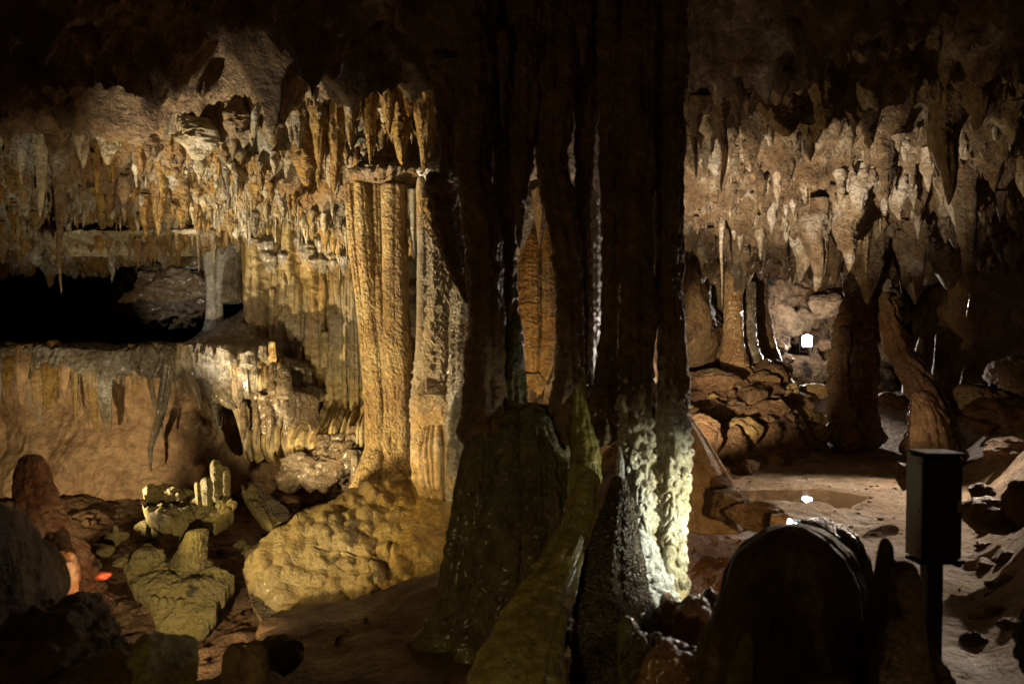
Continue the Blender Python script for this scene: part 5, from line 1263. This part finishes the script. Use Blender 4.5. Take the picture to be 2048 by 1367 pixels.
A = (-1.70, 3.2, .45)
light('SPOT', 'cave_light', (-3.75, 5.35, .75), 980, (1.0, .77, .42), (-1.0, 7.2, 1.95), .03, 74, .6)
light('SPOT', 'cave_light', A, 560, (1.0, .82, .54), (-3.9, 7.5, 3.15), .03, 36, .8)
light('SPOT', 'cave_light', (-4.5, 6.15, .6), 1500, (1.0, .84, .58), (-2.2, 7.25, 3.7), .02, 56, .7)
light('SPOT', 'cave_light', P3(650, 1000, 6.6), 105, (1.0, .82, .50), (-2.45, 8.3, 1.75), .03, 76, .7)  # unseen fill added to brighten the organ pipe curtain
light('SPOT', 'cave_light', A, 230, (1.0, .76, .42), (-2.3, 7.0, .95), .03, 80, .8)
light('SPOT', 'cave_light', (-3.75, 5.6, .45), 210, (1.0, .78, .44), (-4.75, 8.1, .95), .03, 58, .7)  # unseen fill added for the salmon wall under the ledge
light('SPOT', 'mound_fill', (-3.2, 4.45, 1.15), 300, (1.0, .72, .28), (-1.15, 5.6, .6), .03, 42, .8)  # unseen narrow fill added for the yellow mound
light('SPOT', 'slot_lamp', (.24 - .6, 4.9, .9), 60, (1.0, .70, .40), (.25, 6.3, 2.2), .03, 50, .6)
light('SPOT', 'boulder_lamp', P3(1575, 1046, 3.5), 78, (.95, 1.0, .80), P3(1320, 1050, 3.95), .02, 100, 1.0)
light('SPOT', 'boulder_lamp', P3(1575, 1040, 3.55), 30, (1.0, .66, .28), P3(1440, 1110, 4.6), .03, 90, .8)
light('SPOT', 'niche_lamp', P3(1612, 682, 13.35), 430, (1.0, .90, .78), P3(1580, 900, 9), .05, 92, .7)
light('SPOT', 'niche_fill', P3(1640, 640, 12.5), 120, (1.0, .88, .80), P3(1575, 655, 14.2), .05, 110, .8)  # added spot, no fixture, brightens the blocks round the floodlight
light('SPOT', 'dome_fill', (-4.4, 6.9, 2.75), 14, (1.0, .94, .84), (-2.9, 8.7, 2.2), .03, 44, .7)  # unseen fill added to pick out the ledge dome
light('SPOT', 'dome_fill', (-4.4, 6.9, 2.75), 70, (1.0, .94, .84), (-4.3, 9.6, 2.45), .03, 28, .8)  # second unseen fill, added for the rock in the hollow
light('SPOT', 'hollow_fill', (-5.1, 8.35, 2.42), 15, (1.0, .92, .80), (-4.0, 9.3, 2.5), .03, 60, .8)  # added light with no fixture, brightens the hollow over the ledge
light('SPOT', 'front_fill', (-.9, 1.2, 1.2), 3, (1.0, .84, .34), P3(325, 1330, 2.6), .03, 34, .8)  # unseen fill added for the mossy green rock
light('SPOT', 'flank_fill', P3(1560, 850, 7.6), 60, (1.0, .74, .5), P3(1850, 800, 9.0), .03, 30, .7)  # added light with no fixture, brightens the leaning column's flank
light('SPOT', 'front_fill', (.72, 2.3, .5), 5, (1.0, .68, .24), (1.12, 2.7, 1.0), .02, 80, .8)  # unseen fill added for an ochre rim on the great boulder
light('SPOT', 'front_fill', (1.2, 1.9, .6), 1.5, (1.0, .72, .34), (1.3, 2.5, 1.15), .02, 60, .8)  # unseen fill added to show the finger stalagmite
light('SPOT', 'chamber_lamp', P3(1325, 1030, 5.6), 1500, (1.0, .84, .64), P3(1590, 330, 7.7), .03, 54, .9)
light('SPOT', 'slope_lamp', P3(1345, 900, 5.9), 1250, (1.0, .77, .50), P3(1495, 700, 11.0), .04, 34, .8)
light('SPOT', 'rim_light', P3(1225, 960, 5.6), 200, (1.0, .86, .72), P3(1215, 620, 4.4), .03, 60, .6)
light('SPOT', 'rim_light', P3(1246, 900, 4.62), 80, (1.0, .88, .78), P3(1190, 600, 4.8), .03, 44, .6)  # unseen light added for the banded grey column
light('SPOT', 'rim_light', P3(1352, 930, 4.6), 36, (1.0, .78, .58), P3(1326, 600, 4.95), .03, 50, .6)  # unseen light added for the reddish column in the slot
light('SPOT', 'path_lamp', P3(1960, 600, 7.6), 520, (1.0, .80, .60), P3(1740, 990, 6.2), .04, 84, .7)
light('SPOT', 'front_fill', (-.7, .3, 1.4), 15, (1.0, .72, .34), (-.55, 3.9, .4), .03, 50, .9)  # unseen fill added for the cracked brown sheet
light('SPOT', 'front_fill', (-.9, .1, 1.2), 50, (1.0, .80, .34), (.15, 3.7, .9), .04, 42, 1.0)  # unseen warm light near the viewer, added for the columns' mound
light('SPOT', 'front_fill', (-2.6, 1.6, 1.0), 24, (1.0, .70, .36), (.2, 4.0, 3.0), .04, 46, .8)  # dim unseen light raking the ribs of the dark columns

w = bpy.data.worlds.new('World'); scene.world = w; w.use_nodes = True
bg = w.node_tree.nodes['Background']; bg.inputs[0].default_value = (1.0, .62, .30, 1); bg.inputs[1].default_value = .045

# ------------------------------------------------------------------ camera and render settings
cam = bpy.data.cameras.new('camera'); co = bpy.data.objects.new('camera', cam); COL.objects.link(co)
co.location = (0, 0, CAMZ); co.rotation_euler = (math.radians(90), 0, 0)
cam.sensor_width = 36; cam.lens = 18 / HALF; cam.clip_end = 200; cam.clip_start = .05
cam.dof.use_dof = True; cam.dof.focus_distance = 8.0; cam.dof.aperture_fstop = 2.2
scene.camera = co
scene.view_settings.view_transform = 'Standard'; scene.view_settings.look = 'None'; scene.view_settings.exposure = 0; scene.view_settings.gamma = 1
scene.cycles.use_denoising = True
scene.cycles.light_sampling_threshold = 0.0
scene.cycles.use_adaptive_sampling = False
scene.cycles.max_bounces = 5; scene.cycles.diffuse_bounces = 3; scene.cycles.glossy_bounces = 2
scene.cycles.sample_clamp_indirect = 4
